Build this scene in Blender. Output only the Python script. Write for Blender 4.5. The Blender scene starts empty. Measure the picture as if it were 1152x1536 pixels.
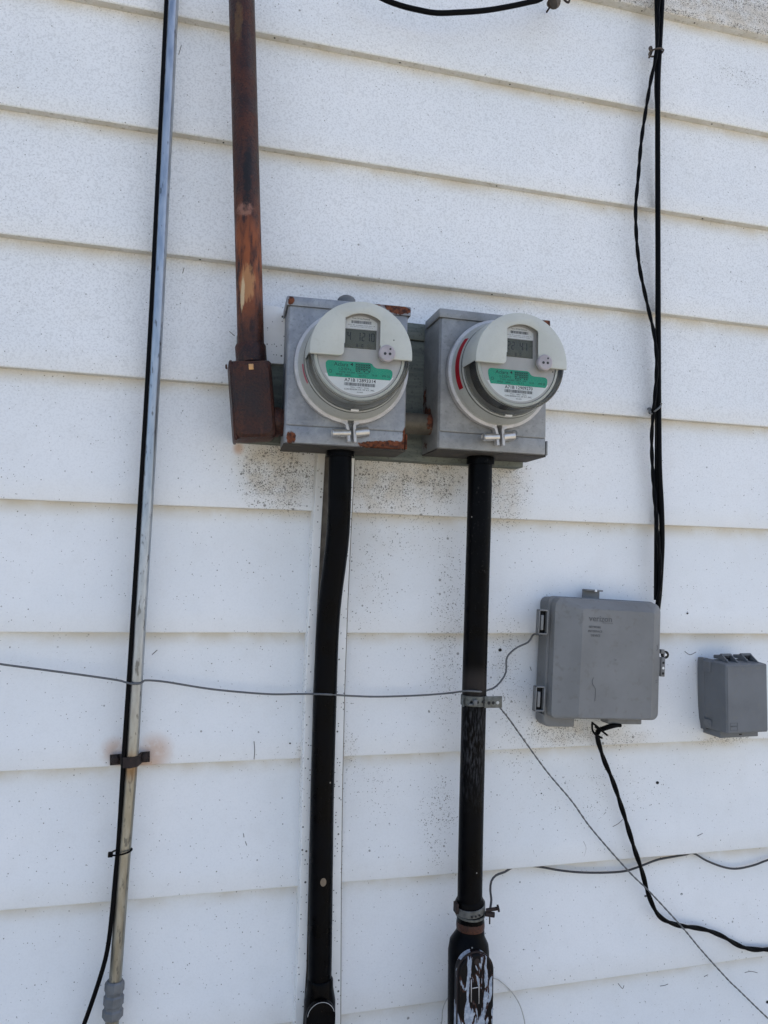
import bpy, bmesh, math, random
import mathutils
from mathutils import Vector, Matrix, noise as mnoise
random.seed(7)
S = bpy.context.scene
COL = S.collection
PI = math.pi

# ------------------------------------------------------------------ camera, sky, sun, exposure
CAM = Vector((0.0, -1.2662838, 1.5254657))
YAW, PITCH, ROLL, FPX = 0.25698393, 0.06558719, 0.02422225, 1153.0
_cy, _sy, _cp, _sp = math.cos(YAW), math.sin(YAW), math.cos(PITCH), math.sin(PITCH)
FW = Vector((_sy*_cp, _cy*_cp, _sp)); RT = Vector((_cy, -_sy, 0)); UPV = RT.cross(FW)
R2 = math.cos(ROLL)*RT + math.sin(ROLL)*UPV
U2 = -math.sin(ROLL)*RT + math.cos(ROLL)*UPV
cam_d = bpy.data.cameras.new('camera'); cam = bpy.data.objects.new('camera', cam_d); COL.objects.link(cam)
cam.matrix_world = Matrix(((R2.x, U2.x, -FW.x, CAM.x), (R2.y, U2.y, -FW.y, CAM.y), (R2.z, U2.z, -FW.z, CAM.z), (0, 0, 0, 1)))
cam_d.sensor_fit = 'HORIZONTAL'; cam_d.sensor_width = 36; cam_d.lens = 36*FPX/1152
cam_d.clip_start = 0.05; cam_d.clip_end = 500
S.camera = cam

SUN_EL, SUN_AZ = 55.0, 68.0            # the sun stands behind the house: this wall is in open shade
sdir = Vector((math.sin(math.radians(SUN_AZ))*math.cos(math.radians(SUN_EL)), math.cos(math.radians(SUN_AZ))*math.cos(math.radians(SUN_EL)), math.sin(math.radians(SUN_EL))))
W = bpy.data.worlds.new("World"); S.world = W; W.use_nodes = True
wn = W.node_tree.nodes; wl = W.node_tree.links
for n in list(wn): wn.remove(n)
sky = wn.new('ShaderNodeTexSky'); sky.sky_type = 'NISHITA'; sky.sun_disc = False
sky.sun_elevation = math.radians(SUN_EL); sky.sun_rotation = math.radians(SUN_AZ)
sky.air_density = 0.8; sky.dust_density = 2.5; sky.ozone_density = 0.8
bg = wn.new('ShaderNodeBackground'); bg.inputs[1].default_value = 0.13
wo = wn.new('ShaderNodeOutputWorld')
wl.new(sky.outputs[0], bg.inputs[0]); wl.new(bg.outputs[0], wo.inputs[0])
sun_d = bpy.data.lights.new('sun', 'SUN'); sun_d.energy = 4.0; sun_d.angle = math.radians(0.5); sun_d.color = (1, .95, .88)
sun = bpy.data.objects.new('sun', sun_d); COL.objects.link(sun)
sun.rotation_euler = (-sdir).to_track_quat('-Z', 'Y').to_euler(); sun.location = (0, 0, 8)
S.view_settings.view_transform = 'Standard'; S.view_settings.look = 'None'
S.view_settings.gamma = 1; S.view_settings.use_curve_mapping = False
S.view_settings.exposure = 1.28
S.cycles.max_bounces = 8; S.cycles.transparent_max_bounces = 12

# ------------------------------------------------------------------ helpers
def P(px, py, d=0.0):
    """point at distance d in front of the wall plane, read off the surveyed photograph"""
    r = FW + R2*((px-576)/FPX) - U2*((py-768)/FPX)
    t = (-d-CAM.y)/r.y
    return CAM + r*t

def link(name, me, mat=None, parent=None, smooth=False):
    o = bpy.data.objects.new(name, me); COL.objects.link(o)
    if mat is not None:
        for m in (mat if isinstance(mat, (list, tuple)) else [mat]): me.materials.append(m)
    if parent is not None: o.parent = parent
    if smooth:
        for p in me.polygons: p.use_smooth = True
    return o

def tag(o, label=None, cat=None, group=None, kind=None):
    if label: o['label'] = label
    if cat: o['category'] = cat
    if group: o['group'] = group
    if kind: o['kind'] = kind
    return o

def empty(name, loc, rot=(0, 0, 0), label=None, cat=None, group=None):
    o = bpy.data.objects.new(name, None); COL.objects.link(o)
    o.location = loc; o.rotation_euler = rot; o.empty_display_size = .05
    return tag(o, label, cat, group)

def raw(name, vs, fs, mat, parent=None, smooth=False):
    me = bpy.data.meshes.new(name); me.from_pydata([tuple(v) for v in vs], [], fs); me.update()
    return link(name, me, mat, parent, smooth)

def finish(name, bm, mat, parent=None, smooth=False, auto=None):
    bmesh.ops.recalc_face_normals(bm, faces=bm.faces)
    me = bpy.data.meshes.new(name); bm.to_mesh(me); bm.free()
    o = link(name, me, mat, parent, smooth)
    if auto is not None:
        for p in me.polygons: p.use_smooth = True
        for e in sharp_edges(me, auto): me.edges[e].use_edge_sharp = True
    return o

def sharp_edges(me, ang):
    fe = {}
    for p in me.polygons:
        for k in p.edge_keys: fe.setdefault(tuple(sorted(k)), []).append(p.normal.copy())
    out = []
    for e in me.edges:
        ns = fe.get(tuple(sorted(e.vertices)), [])
        if len(ns) == 2 and ns[0].length > 0 and ns[1].length > 0 and ns[0].angle(ns[1]) > ang: out.append(e.index)
    return out

def bm_box(bm, x0, x1, y0, y1, z0, z1, bev=0, mtx=None, seg=2):
    b = bmesh.new()
    r = bmesh.ops.create_cube(b, size=1)
    bmesh.ops.scale(b, vec=(x1-x0, y1-y0, z1-z0), verts=b.verts)
    bmesh.ops.translate(b, vec=((x0+x1)/2, (y0+y1)/2, (z0+z1)/2), verts=b.verts)
    if bev: bmesh.ops.bevel(b, geom=b.edges[:], offset=bev, segments=seg, profile=.5, affect='EDGES')
    if mtx is not None: bmesh.ops.transform(b, matrix=mtx, verts=b.verts)
    t = bpy.data.meshes.new('tmp'); b.to_mesh(t); b.free(); bm.from_mesh(t); bpy.data.meshes.remove(t)

def box(name, x0, x1, y0, y1, z0, z1, mat, parent=None, bev=.001, mtx=None):
    bm = bmesh.new(); bm_box(bm, x0, x1, y0, y1, z0, z1, bev, mtx)
    return finish(name, bm, mat, parent, auto=.6)

def bm_prism(bm, poly, y0, y1, bev=0):
    """poly in x,z extruded along y (y0 front, y1 back)"""
    b = bmesh.new()
    vs = [b.verts.new((x, y0, z)) for x, z in poly]
    f = b.faces.new(vs)
    r = bmesh.ops.extrude_face_region(b, geom=[f])
    for v in r['geom']:
        if isinstance(v, bmesh.types.BMVert): v.co.y = y1
    bmesh.ops.recalc_face_normals(b, faces=b.faces)
    if bev:
        ed = [e for e in b.edges if all(abs(v.co.y-y0) < 1e-7 for v in e.verts)]
        bmesh.ops.bevel(b, geom=ed, offset=bev, segments=2, profile=.5, affect='EDGES')
    t = bpy.data.meshes.new('tmp'); b.to_mesh(t); b.free(); bm.from_mesh(t); bpy.data.meshes.remove(t)

def prism(name, poly, y0, y1, mat, parent=None, bev=0):
    bm = bmesh.new(); bm_prism(bm, poly, y0, y1, bev)
    return finish(name, bm, mat, parent, auto=.6)

def bm_lathe(bm, prof, n=64, a0=0, a1=2*PI, cx=0, cz=0, capf=False):
    """prof: (radius, y) pairs, axis along y"""
    full = abs(a1-a0-2*PI) < 1e-6
    m = n if full else n+1
    rings = []
    for r, y in prof:
        if r < 1e-7: rings.append([bm.verts.new((cx, y, cz))]); continue
        rings.append([bm.verts.new((cx+r*math.cos(a0+(a1-a0)*i/n), y, cz+r*math.sin(a0+(a1-a0)*i/n))) for i in range(m)])
    for A, B in zip(rings, rings[1:]):
        for i in range(n):
            j = (i+1) % m
            if len(A) == 1 and len(B) == 1: continue
            if len(A) == 1: bm.faces.new((A[0], B[j], B[i]))
            elif len(B) == 1: bm.faces.new((A[i], A[j], B[0]))
            else: bm.faces.new((A[i], A[j], B[j], B[i]))

def lathe(name, prof, mat, parent=None, n=64, a0=0, a1=2*PI, cx=0, cz=0, auto=.5):
    bm = bmesh.new(); bm_lathe(bm, prof, n, a0, a1, cx, cz)
    return finish(name, bm, mat, parent, auto=auto)

def spline(pts, step=.006):
    pts = [Vector(p) for p in pts]
    if len(pts) < 3:
        return pts
    out = []
    ext = [2*pts[0]-pts[1]]+pts+[2*pts[-1]-pts[-2]]
    for i in range(1, len(ext)-2):
        p0, p1, p2, p3 = ext[i-1:i+3]
        n = max(2, int((p2-p1).length/step))
        for k in range(n):
            t = k/n
            out.append(.5*((2*p1)+(p2-p0)*t+(2*p0-5*p1+4*p2-p3)*t*t+(3*p1-p0-3*p2+p3)*t**3))
    out.append(pts[-1]); return out

def bm_tube(bm, pts, r, n=10, caps=True):
    """pts as Vectors; r number or list"""
    N = len(pts); rs = r if isinstance(r, (list, tuple)) else [r]*N
    tan = []
    for i in range(N):
        a = pts[max(0, i-1)]; b = pts[min(N-1, i+1)]
        t = (b-a); tan.append(t.normalized() if t.length > 1e-9 else (tan[-1] if tan else Vector((0, 0, 1))))
    ref = Vector((0, -1, 0)) if abs(tan[0].y) < .9 else Vector((0, 0, 1))
    u = (ref - tan[0]*ref.dot(tan[0])).normalized()
    rings = []
    for i in range(N):
        u = (u - tan[i]*u.dot(tan[i])); u = u.normalized() if u.length > 1e-6 else Vector((1, 0, 0))
        v = tan[i].cross(u)
        rings.append([bm.verts.new(pts[i]+(u*math.cos(2*PI*k/n)+v*math.sin(2*PI*k/n))*rs[i]) for k in range(n)])
    for A, B in zip(rings, rings[1:]):
        for k in range(n): bm.faces.new((A[k], A[(k+1) % n], B[(k+1) % n], B[k]))
    if caps:
        bm.faces.new(rings[0][::-1]); bm.faces.new(rings[-1])

def tube(name, pts, r, mat, parent=None, n=10, step=.006, smooth_path=True):
    if smooth_path: pts = spline(pts, step)
    else: pts = [Vector(p) for p in pts]
    bm = bmesh.new(); bm_tube(bm, pts, r, n)
    return finish(name, bm, mat, parent, auto=1.0)

def strands(path, r, pitch, step=.004, n=8, phase=0):
    """two strands twisted round a path"""
    pts = spline(path, step); out = []
    for s in range(2):
        L = 0; q = []
        for i, p in enumerate(pts):
            if i: L += (pts[i]-pts[i-1]).length
            t = (pts[min(len(pts)-1, i+1)]-pts[max(0, i-1)]).normalized()
            u = Vector((0, -1, 0)); u = (u-t*u.dot(t)).normalized(); v = t.cross(u)
            a = 2*PI*L/pitch+s*PI+phase
            q.append(p+(u*math.cos(a)+v*math.sin(a))*r)
        out.append(q)
    return out

def rrect(x0, x1, z0, z1, r, k=4):
    rs = r if isinstance(r, (list, tuple)) else (r, r, r, r)     # BR, TR, TL, BL
    out = []
    for (cx, cz, a, q) in ((x1-rs[0], z0+rs[0], -PI/2, rs[0]), (x1-rs[1], z1-rs[1], 0, rs[1]), (x0+rs[2], z1-rs[2], PI/2, rs[2]), (x0+rs[3], z0+rs[3], PI, rs[3])):
        for i in range(k+1):
            t = a+PI/2*i/k; out.append((cx+q*math.cos(t), cz+q*math.sin(t)))
    return out

def bm_loft(bm, loops, cap0=True, cap1=True):
    """loops: list of (outline [(x,z)], y or function(x,z)->y)"""
    R = []
    for pl, y in loops: R.append([bm.verts.new((x, y(x, z) if callable(y) else y, z)) for x, z in pl])
    n = len(R[0])
    for A, B in zip(R, R[1:]):
        for i in range(n): bm.faces.new((A[i], A[(i+1) % n], B[(i+1) % n], B[i]))
    if cap0: bm.faces.new(R[0])
    if cap1: bm.faces.new(R[-1])

def loft(name, loops, mat, parent=None, auto=.35, **k):
    bm = bmesh.new(); bm_loft(bm, loops, **k)
    return finish(name, bm, mat, parent, auto=auto)

def text(name, body, h, cx, cz, y, mat, parent, width=None, depth=.00015, bold=0, align='CENTER', slant=0):
    cu = bpy.data.curves.new('t', 'FONT'); cu.body = body; cu.size = 1; cu.offset = bold; cu.resolution_u = 2
    ob = bpy.data.objects.new('t', cu); COL.objects.link(ob)
    dg = bpy.context.evaluated_depsgraph_get(); me = bpy.data.meshes.new_from_object(ob.evaluated_get(dg))
    bpy.data.objects.remove(ob); bpy.data.curves.remove(cu)
    xs = [v.co.x for v in me.vertices]; ys = [v.co.y for v in me.vertices]
    x0, x1, y0, y1 = min(xs), max(xs), min(ys), max(ys)
    sz = h/(y1-y0); sx = (width/(x1-x0)) if width else sz
    off = -(x0+x1)/2 if align == 'CENTER' else -x0
    for v in me.vertices:
        X = (v.co.x+off)*sx; Z = (v.co.y-(y0+y1)/2)*sz
        v.co = (cx+X+slant*Z, y, cz+Z)
    me.update()
    bm = bmesh.new(); bm.from_mesh(me); bpy.data.meshes.remove(me)
    r = bmesh.ops.extrude_face_region(bm, geom=bm.faces[:])
    bmesh.ops.translate(bm, vec=(0, -depth, 0), verts=[v for v in r['geom'] if isinstance(v, bmesh.types.BMVert)])
    return finish(name, bm, mat, parent)

# ------------------------------------------------------------------ material helpers
class NT:
    def __init__(s, name):
        s.m = bpy.data.materials.new(name); s.m.use_nodes = True; s.t = s.m.node_tree
        s.t.nodes.clear(); s.o = s.t.nodes.new('ShaderNodeOutputMaterial')
        s.b = s.t.nodes.new('ShaderNodeBsdfPrincipled'); s.t.links.new(s.b.outputs[0], s.o.inputs[0])
        s.g = s.t.nodes.new('ShaderNodeNewGeometry')
        s.pos = s.g.outputs['Position']
    def n(s, ty): return s.t.nodes.new(ty)
    def L(s, a, b):
        if isinstance(a, (int, float)): b.default_value = a
        elif isinstance(a, (tuple, list)): b.default_value = tuple(a)+(1,) if len(a) == 3 and b.type == 'RGBA' else tuple(a)
        else: s.t.links.new(a, b)
    def math(s, op, a, b=0, clamp=False):
        n = s.n('ShaderNodeMath'); n.operation = op; n.use_clamp = clamp; s.L(a, n.inputs[0]); s.L(b, n.inputs[1]); return n.outputs[0]
    def noise(s, scale, detail=3, vec=None, rough=.55, dist=0):
        n = s.n('ShaderNodeTexNoise'); n.inputs['Scale'].default_value = scale; n.inputs['Detail'].default_value = detail
        n.inputs['Roughness'].default_value = rough; n.inputs['Distortion'].default_value = dist
        s.t.links.new(vec or s.pos, n.inputs['Vector']); return n.outputs[0]
    def scale(s, v3, vec=None):
        n = s.n('ShaderNodeVectorMath'); n.operation = 'MULTIPLY'; s.t.links.new(vec or s.pos, n.inputs[0]); n.inputs[1].default_value = v3; return n.outputs[0]
    def voro(s, scale, vec=None):
        n = s.n('ShaderNodeTexVoronoi'); n.inputs['Scale'].default_value = scale; s.t.links.new(vec or s.pos, n.inputs['Vector'])
        return n.outputs['Distance'], n.outputs['Color']
    def ramp(s, v, a, b, lo=0, hi=1):
        n = s.n('ShaderNodeMapRange'); n.interpolation_type = 'SMOOTHSTEP'; s.L(v, n.inputs[0])
        n.inputs[1].default_value = a; n.inputs[2].default_value = b; n.inputs[3].default_value = lo; n.inputs[4].default_value = hi
        return n.outputs[0]
    def ell(s, c, r):
        """soft ellipsoid stain mask, 1 inside to 0 outside"""
        a = s.n('ShaderNodeVectorMath'); a.operation = 'SUBTRACT'; s.t.links.new(s.pos, a.inputs[0]); a.inputs[1].default_value = tuple(c)
        b = s.n('ShaderNodeVectorMath'); b.operation = 'DIVIDE'; s.t.links.new(a.outputs[0], b.inputs[0]); b.inputs[1].default_value = tuple(r)
        l = s.n('ShaderNodeVectorMath'); l.operation = 'LENGTH'; s.t.links.new(b.outputs[0], l.inputs[0])
        return s.ramp(l.outputs['Value'], 1.0, .15)
    def mix(s, f, a, b):
        n = s.n('ShaderNodeMix'); n.data_type = 'RGBA'; s.L(f, n.inputs['Factor']); s.L(a, n.inputs['A']); s.L(b, n.inputs['B']); return n.outputs['Result']
    def add(s, items):
        r = items[0]
        for i in items[1:]: r = s.math('ADD', r, i)
        return r
    def mul(s, a, b): return s.math('MULTIPLY', a, b)
    def bump(s, h, strength=.2, dist=.001):
        n = s.n('ShaderNodeBump'); n.inputs['Strength'].default_value = strength; n.inputs['Distance'].default_value = dist
        s.L(h, n.inputs['Height']); s.t.links.new(n.outputs[0], s.b.inputs['Normal'])
    def out(s, col, rough=.6, metal=0, spec=None):
        s.L(col, s.b.inputs['Base Color']); s.L(rough, s.b.inputs['Roughness']); s.L(metal, s.b.inputs['Metallic'])
        if spec is not None: s.b.inputs['Specular IOR Level'].default_value = spec
        return s.m

def simple(name, col, rough=.5, metal=0, var=.12, vs=60, bump=.1, dirt=None, spec=None):
    m = NT(name); n1 = m.noise(vs, 4); n2 = m.noise(vs*9, 2)
    f = m.ramp(n1, .3, .7)
    c = m.mix(f, tuple(x*(1-var) for x in col), tuple(min(1, x*(1+var)) for x in col))
    if dirt: c = m.mix(m.mul(m.ramp(n2, .55, .75), .5), c, dirt)
    m.bump(n2, bump, .0006)
    return m.out(c, m.ramp(n1, .2, .8, max(.02, rough-.08), rough+.08), metal, spec)

# wall paint --------------------------------------------------------
PATCH = [  # stain centre px, radii px, speck strength, beige strength
    (425, 715, 85, 72, 1.5, 1.1), (580, 725, 115, 72, 1.0, 1.0), (660, 705, 62, 66, 1.6, 1.1), (760, 725, 50, 90, .9, .8), (550, 850, 70, 150, .12, .22),
    (674, 960, 38, 200, .28, .15), (640, 800, 120, 60, .12, .15), (850, 1100, 75, 30, 1.0, .9), (935, 1108, 60, 24, .5, .7), (1090, 1110, 60, 16, .5, .8), (760, 990, 32, 110, .35, .15),
    (520, 1130, 22, 50, .7, .2), (452, 1130, 14, 20, .6, .5), (780, 1090, 60, 100, .16, .05), (1110, 105, 60, 30, .25, .05),
    (780, 480, 50, 26, .35, .1), (660, 1230, 40, 90, .4, .05), (900, 1190, 140, 60, .10, .05), (560, 1190, 60, 60, .10, .05), (400, 700, 60, 50, .5, .8), (505, 1350, 14, 200, .35, .1)]
TOPDIRT = [(1100, 10, 260, 90, 1.5, 1.2), (930, -20, 120, 60, .9, .9)]
def wall_material(name, butt=False, extra=()):
    m = NT(name)
    big = m.noise(3.0, 4); mid = m.noise(26, 4); fine = m.noise(300, 3, rough=.65); vfine = m.noise(900, 2)
    base = m.mix(m.ramp(big, .3, .7), (.745, .765, .775), (.80, .81, .812))
    base = m.mix(m.mul(m.ramp(mid, .45, .8), .22), base, (.67, .67, .65))
    # fine weathering, stronger on the higher boards
    sep = m.n('ShaderNodeSeparateXYZ'); m.t.links.new(m.pos, sep.inputs[0])
    high = m.ramp(sep.outputs['Z'], 1.55, 2.0)
    base = m.mix(m.mul(m.ramp(fine, .46, .62), m.math('ADD', m.mul(high, .34), .07)), base, (.46, .47, .475))
    spk, beige = [], []
    for cx, cy, rx, ry, a, b in PATCH+list(extra):
        c = P(cx, cy, 0); e = P(cx+rx, cy, 0); f = P(cx, cy+ry, 0)
        q = m.ell(c, ((e-c).length, .12, (f-c).length))
        spk.append(m.mul(q, a)); beige.append(m.mul(q, b))
    sp = m.mul(m.add(spk), m.ramp(m.noise(17, 5, vec=m.scale((1.3, 1, .8)), rough=.6), .32, .62, .25, 1.25)); bg_ = m.math('MINIMUM', m.add(beige), 1.0)
    blot = m.ramp(m.noise(38, 5), .36, .62)
    base = m.mix(m.mul(m.mul(bg_, m.math('ADD', m.mul(blot, .45), .5)), .62), base, (.50, .415, .29))
    # dirt caught below the laps
    uv = m.n('ShaderNodeUVMap'); su = m.n('ShaderNodeSeparateXYZ'); m.t.links.new(uv.outputs[0], su.inputs[0])
    lap = m.mul(m.ramp(su.outputs['Y'], .86, .985), m.ramp(m.noise(16, 4), .3, .62))
    base = m.mix(m.mul(lap, .55), base, (.58, .53, .44))
    # mildew specks at three sizes
    for sc, r0, k, dens in ((360, .30, 1.0, .022), (210, .26, .75, .007), (620, .40, .9, .03), (130, .24, .8, .002)):
        d, c = m.voro(sc); sr = m.n('ShaderNodeSeparateColor'); m.t.links.new(c, sr.inputs[0])
        thr = m.math('SUBTRACT', 1.0, m.math('ADD', m.mul(sp, .85 if sc > 300 else .50), dens*.5))
        on = m.math('GREATER_THAN', sr.outputs[0], thr)
        sz = m.math('ADD', m.mul(sr.outputs[1], r0), .12)
        dot = m.mul(on, m.math('SUBTRACT', 1.0, m.ramp(m.math('DIVIDE', d, sz), .55, 1.25)))
        base = m.mix(m.mul(dot, k*.86), base, (.085, .078, .062))
    # rust wash round the pipe strap, and small runs
    for cx, cy, rx, ry, a in ((232, 1128, 34, 34, .55), (172, 1126, 26, 24, .5), (205, 1146, 44, 10, .6), (358, 672, 12, 14, .6)):
        c = P(cx, cy, 0); q = m.ell(c, (rx*.0011, .12, ry*.0011))
        base = m.mix(m.mul(m.mul(q, a), m.ramp(m.noise(60, 5), .2, .5)), base, (.47, .22, .07))
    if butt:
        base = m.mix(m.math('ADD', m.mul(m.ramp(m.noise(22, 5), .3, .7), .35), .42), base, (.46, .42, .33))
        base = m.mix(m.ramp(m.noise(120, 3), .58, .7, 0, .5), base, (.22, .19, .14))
    m.bump(m.math('ADD', m.mul(fine, 1.0), m.mul(vfine, .35)), .32, .0006)
    return m.out(base, m.ramp(mid, .2, .8, .52, .68), 0, .35)
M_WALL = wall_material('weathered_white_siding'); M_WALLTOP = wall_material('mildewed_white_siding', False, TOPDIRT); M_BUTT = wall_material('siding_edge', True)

def trim_material():
    m = NT('white_trim_paint')
    base = m.mix(m.ramp(m.noise(20, 4), .35, .7), (.84, .845, .83), (.77, .775, .755))
    for sc, dens in ((260, .16), (150, .10)):
        d, c = m.voro(sc); sr = m.n('ShaderNodeSeparateColor'); m.t.links.new(c, sr.inputs[0])
        on = m.math('GREATER_THAN', sr.outputs[0], 1-dens)
        base = m.mix(m.mul(on, m.math('SUBTRACT', 1.0, m.ramp(d, .18, .34))), base, (.07, .07, .065))
    c = P(480, 700, 0)
    base = m.mix(m.mul(m.ell(c, (.06, .1, .12)), .65), base, (.42, .38, .30))
    m.bump(m.noise(400, 2), .2, .0005)
    return m.out(base, .5, 0, .4)
M_TRIM = trim_material()

def galv(name, spots=(), base=(.42, .44, .46), light=(.55, .57, .60), metal=.55, rough=.48):
    m = NT(name)
    v = m.noise(35, 5, rough=.65); f = m.noise(220, 3)
    d, c = m.voro(140)
    sr = m.n('ShaderNodeSeparateColor'); m.t.links.new(c, sr.inputs[0])
    col = m.mix(m.ramp(v, .3, .7), base, light)
    col = m.mix(m.mul(sr.outputs[0], .25), col, tuple(x*.7 for x in base))
    col = m.mix(m.mul(m.ramp(f, .55, .72), .4), col, tuple(x*.5 for x in base))
    col = m.mix(m.mul(m.ramp(m.noise(14, 5, rough=.65), .5, .68), .45), col, tuple(x*.55 for x in base))
    met = metal; rg = m.ramp(v, .3, .7, rough-.08, rough+.1)
    if spots:
        msk = []
        for (p, r, a) in spots: msk.append(m.mul(m.ell(p, r), a))
        k = m.add(msk)
        k2 = m.ramp(m.math('ADD', k, m.mul(m.noise(150, 6, rough=.75), 1.7)), 1.30, 1.42)
        wash = m.ramp(m.math('ADD', k, m.mul(v, .6)), .55, .95)
        col = m.mix(m.mul(wash, .45), col, (.13, .10, .075))
        rust = m.mix(m.ramp(m.noise(160, 4), .35, .65), (.035, .011, .006), (.16, .046, .017))
        col = m.mix(k2, col, rust)
        met = m.mul(m.math('SUBTRACT', 1.0, k2), metal)
        rg = m.math('ADD', rg, m.mul(k2, .35), True)
    m.bump(m.math('ADD', f, m.mul(v, .4)), .18, .0007)
    return m.out(col, rg, met)

def rusty():
    m = NT('rusted_iron')
    v = m.noise(24, 5, rough=.6); st = m.noise(34, 5, vec=m.scale((3.2, 3.2, .7))); f = m.noise(260, 3)
    col = m.mix(m.ramp(v, .3, .7), (.013, .0042, .003), (.062, .0165, .0075))
    col = m.mix(m.mul(m.ramp(st, .48, .72), .35), col, (.095, .033, .014))
    col = m.mix(m.mul(m.ramp(f, .50, .62), .6), col, (.010, .004, .0035))
    col = m.mix(m.mul(m.ramp(m.noise(420, 4), .56, .70), .35), col, (.16, .05, .018))
    # flaked stretch with bare, lighter scrapes
    c = P(370, 395, .07); k = m.ell(c, (.07, .05, .14))
    col = m.mix(m.mul(k, m.ramp(st, .36, .6)), col, (.24, .065, .018))
    c = P(371, 425, .075); k = m.ell(c, (.02, .05, .052))
    col = m.mix(m.mul(m.ramp(m.math('ADD', k, m.mul(m.noise(120, 6, vec=m.scale((3, 3, .5)), rough=.7), 1.7)), 1.22, 1.62), .85), col, (.40, .19, .075))
    c = P(364, 440, .075); k = m.ell(c, (.006, .05, .05))
    col = m.mix(m.mul(m.ramp(m.math('ADD', k, m.mul(m.noise(90, 6, vec=m.scale((4, 4, .6)), rough=.7), 1.3)), 1.15, 1.5), .9), col, (.56, .42, .25))
    c = P(367, 313, .075); k = m.ell(c, (.022, .05, .020))
    col = m.mix(m.mul(m.ramp(m.math('ADD', k, m.mul(m.noise(130, 6, rough=.7), 1.5)), 1.1, 1.6), .85), col, (.26, .125, .085))
    c = P(371, 265, .075); k = m.ell(c, (.013, .05, .11))
    col = m.mix(m.mul(m.ramp(m.math('ADD', k, m.mul(m.noise(150, 6, rough=.75), 2.4)), 1.5, 2.2), .9), col, (.005, .004, .004))
    c = P(378, 596, .09); k = m.ell(c, (.04, .05, .07))
    col = m.mix(m.mul(k, .6), col, (.012, .010, .011))
    c = P(358, 30, .075); k = m.ell(c, (.012, .05, .07))
    col = m.mix(m.mul(m.ramp(m.math('ADD', k, m.mul(m.noise(150, 6, vec=m.scale((2, 2, .6)), rough=.75), 2.2)), 1.5, 2.1), .5), col, (.15, .085, .03))
    m.bump(m.math('ADD', f, m.mul(v, 1.2)), .7, .0016)
    return m.out(col, m.ramp(v, .3, .7, .38, .6), .15, .4)
M_RUST = rusty()

def black_paint():
    m = NT('black_painted_steel')
    v = m.noise(30, 5); st = m.noise(50, 4, vec=m.scale((5, 5, .8)))
    col = m.mix(m.ramp(v, .3, .7), (.0010, .0011, .0014), (.0024, .0028, .0040))
    d, c = m.voro(120); sr = m.n('ShaderNodeSeparateColor'); m.t.links.new(c, sr.inputs[0])
    on = m.math('GREATER_THAN', sr.outputs[0], .975)
    col = m.mix(m.mul(on, m.math('SUBTRACT', 1.0, m.ramp(d, .08, .2))), col, (.32, .30, .27))
    c = P(710, 1120, .07); k = m.ell(c, (.05, .06, .13))
    col = m.mix(m.mul(m.mul(k, m.ramp(m.noise(120, 5, vec=m.scale((3, 3, .7))), .42, .75)), .8), col, (.055, .057, .062))
    c = P(712, 1025, .07); k = m.ell(c, (.05, .06, .035))
    col = m.mix(m.mul(k, .8), col, (.035, .030, .028))
    c = P(718, 790, .07); k = m.ell(c, (.05, .06, .2))
    col = m.mix(m.mul(m.mul(k, m.ramp(m.noise(210, 4), .60, .75)), .35), col, (.10, .095, .085))
    m.bump(m.noise(180, 4), .22, .0007)
    return m.out(col, m.ramp(v, .3, .7, .24, .42), 0, .055)
M_BLACK = black_paint()

def peeling():
    m = NT('peeling_cover_paint')
    v = m.noise(28, 5, vec=m.scale((2.3, 1, .6)), rough=.55, dist=.5); f = m.noise(200, 3)
    wht = m.mix(m.ramp(f, .35, .7), (.24, .28, .34), (.40, .44, .50))
    k = m.ramp(v, .515, .535)
    col = m.mix(k, (.004, .004, .005), wht)
    edge = m.mul(m.ramp(v, .495, .510), m.math('SUBTRACT', 1.0, m.ramp(v, .512, .525)))
    col = m.mix(m.mul(edge, .35), col, (.10, .035, .02))
    m.bump(m.math('ADD', k, m.mul(f, .3)), .5, .0007)
    return m.out(col, .42, 0, .12)
M_PEEL = peeling()

def board_mat():
    m = NT('green_grey_painted_wood')
    g = m.noise(30, 5, vec=m.scale((.5, 1, 4))); f = m.noise(260, 3)
    col = m.mix(m.ramp(g, .3, .7), (.085, .10, .088), (.15, .165, .14))
    col = m.mix(m.mul(m.ramp(f, .55, .7), .55), col, (.035, .042, .034))
    m.bump(m.math('ADD', g, f), .3, .001)
    return m.out(col, .75)
M_BOARD = board_mat()

M_CABLE = simple('black_cable_jacket', (.002, .0023, .003), .5, spec=.07, vs=80)
M_WIRE = simple('dull_grey_wire', (.12, .125, .13), .5, .3, vs=200)
M_WIREDK = simple('dark_grey_wire', (.045, .046, .05), .55, .2, vs=200)
M_WIREWH = simple('pale_wire', (.42, .42, .40), .5, 0, vs=200)
M_NET = simple('grey_network_plastic', (.180, .184, .186), .55, var=.13, vs=9, bump=.16, dirt=(.14, .135, .125), spec=.3)
M_NETDK = simple('grey_plastic_lettering', (.085, .088, .092), .6, var=.05)
M_SMALL = simple('blue_grey_plastic', (.140, .149, .160), .55, var=.12, vs=12, bump=.16, spec=.3, dirt=(.16, .16, .15))
M_DARK = simple('dark_recess', (.012, .012, .012), .8)
M_SHROUD = simple('pale_meter_plastic', (.455, .47, .43), .42, var=.05, vs=25, bump=.08, dirt=(.40, .40, .35), spec=.45)
M_FLANGE = simple('grey_meter_base_plastic', (.35, .36, .34), .45, var=.06, vs=30, bump=.08, dirt=(.25, .25, .22))
M_PLATE = simple('nameplate_grey', (.50, .48, .46), .4, var=.04)
M_WHITE = simple('white_print', (.78, .79, .79), .35, var=.03)
M_GREEN = simple('green_label_print', (.006, .34, .20), .45, var=.06, spec=.2)
M_INK = simple('black_print', (.02, .02, .02), .5)
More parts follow.
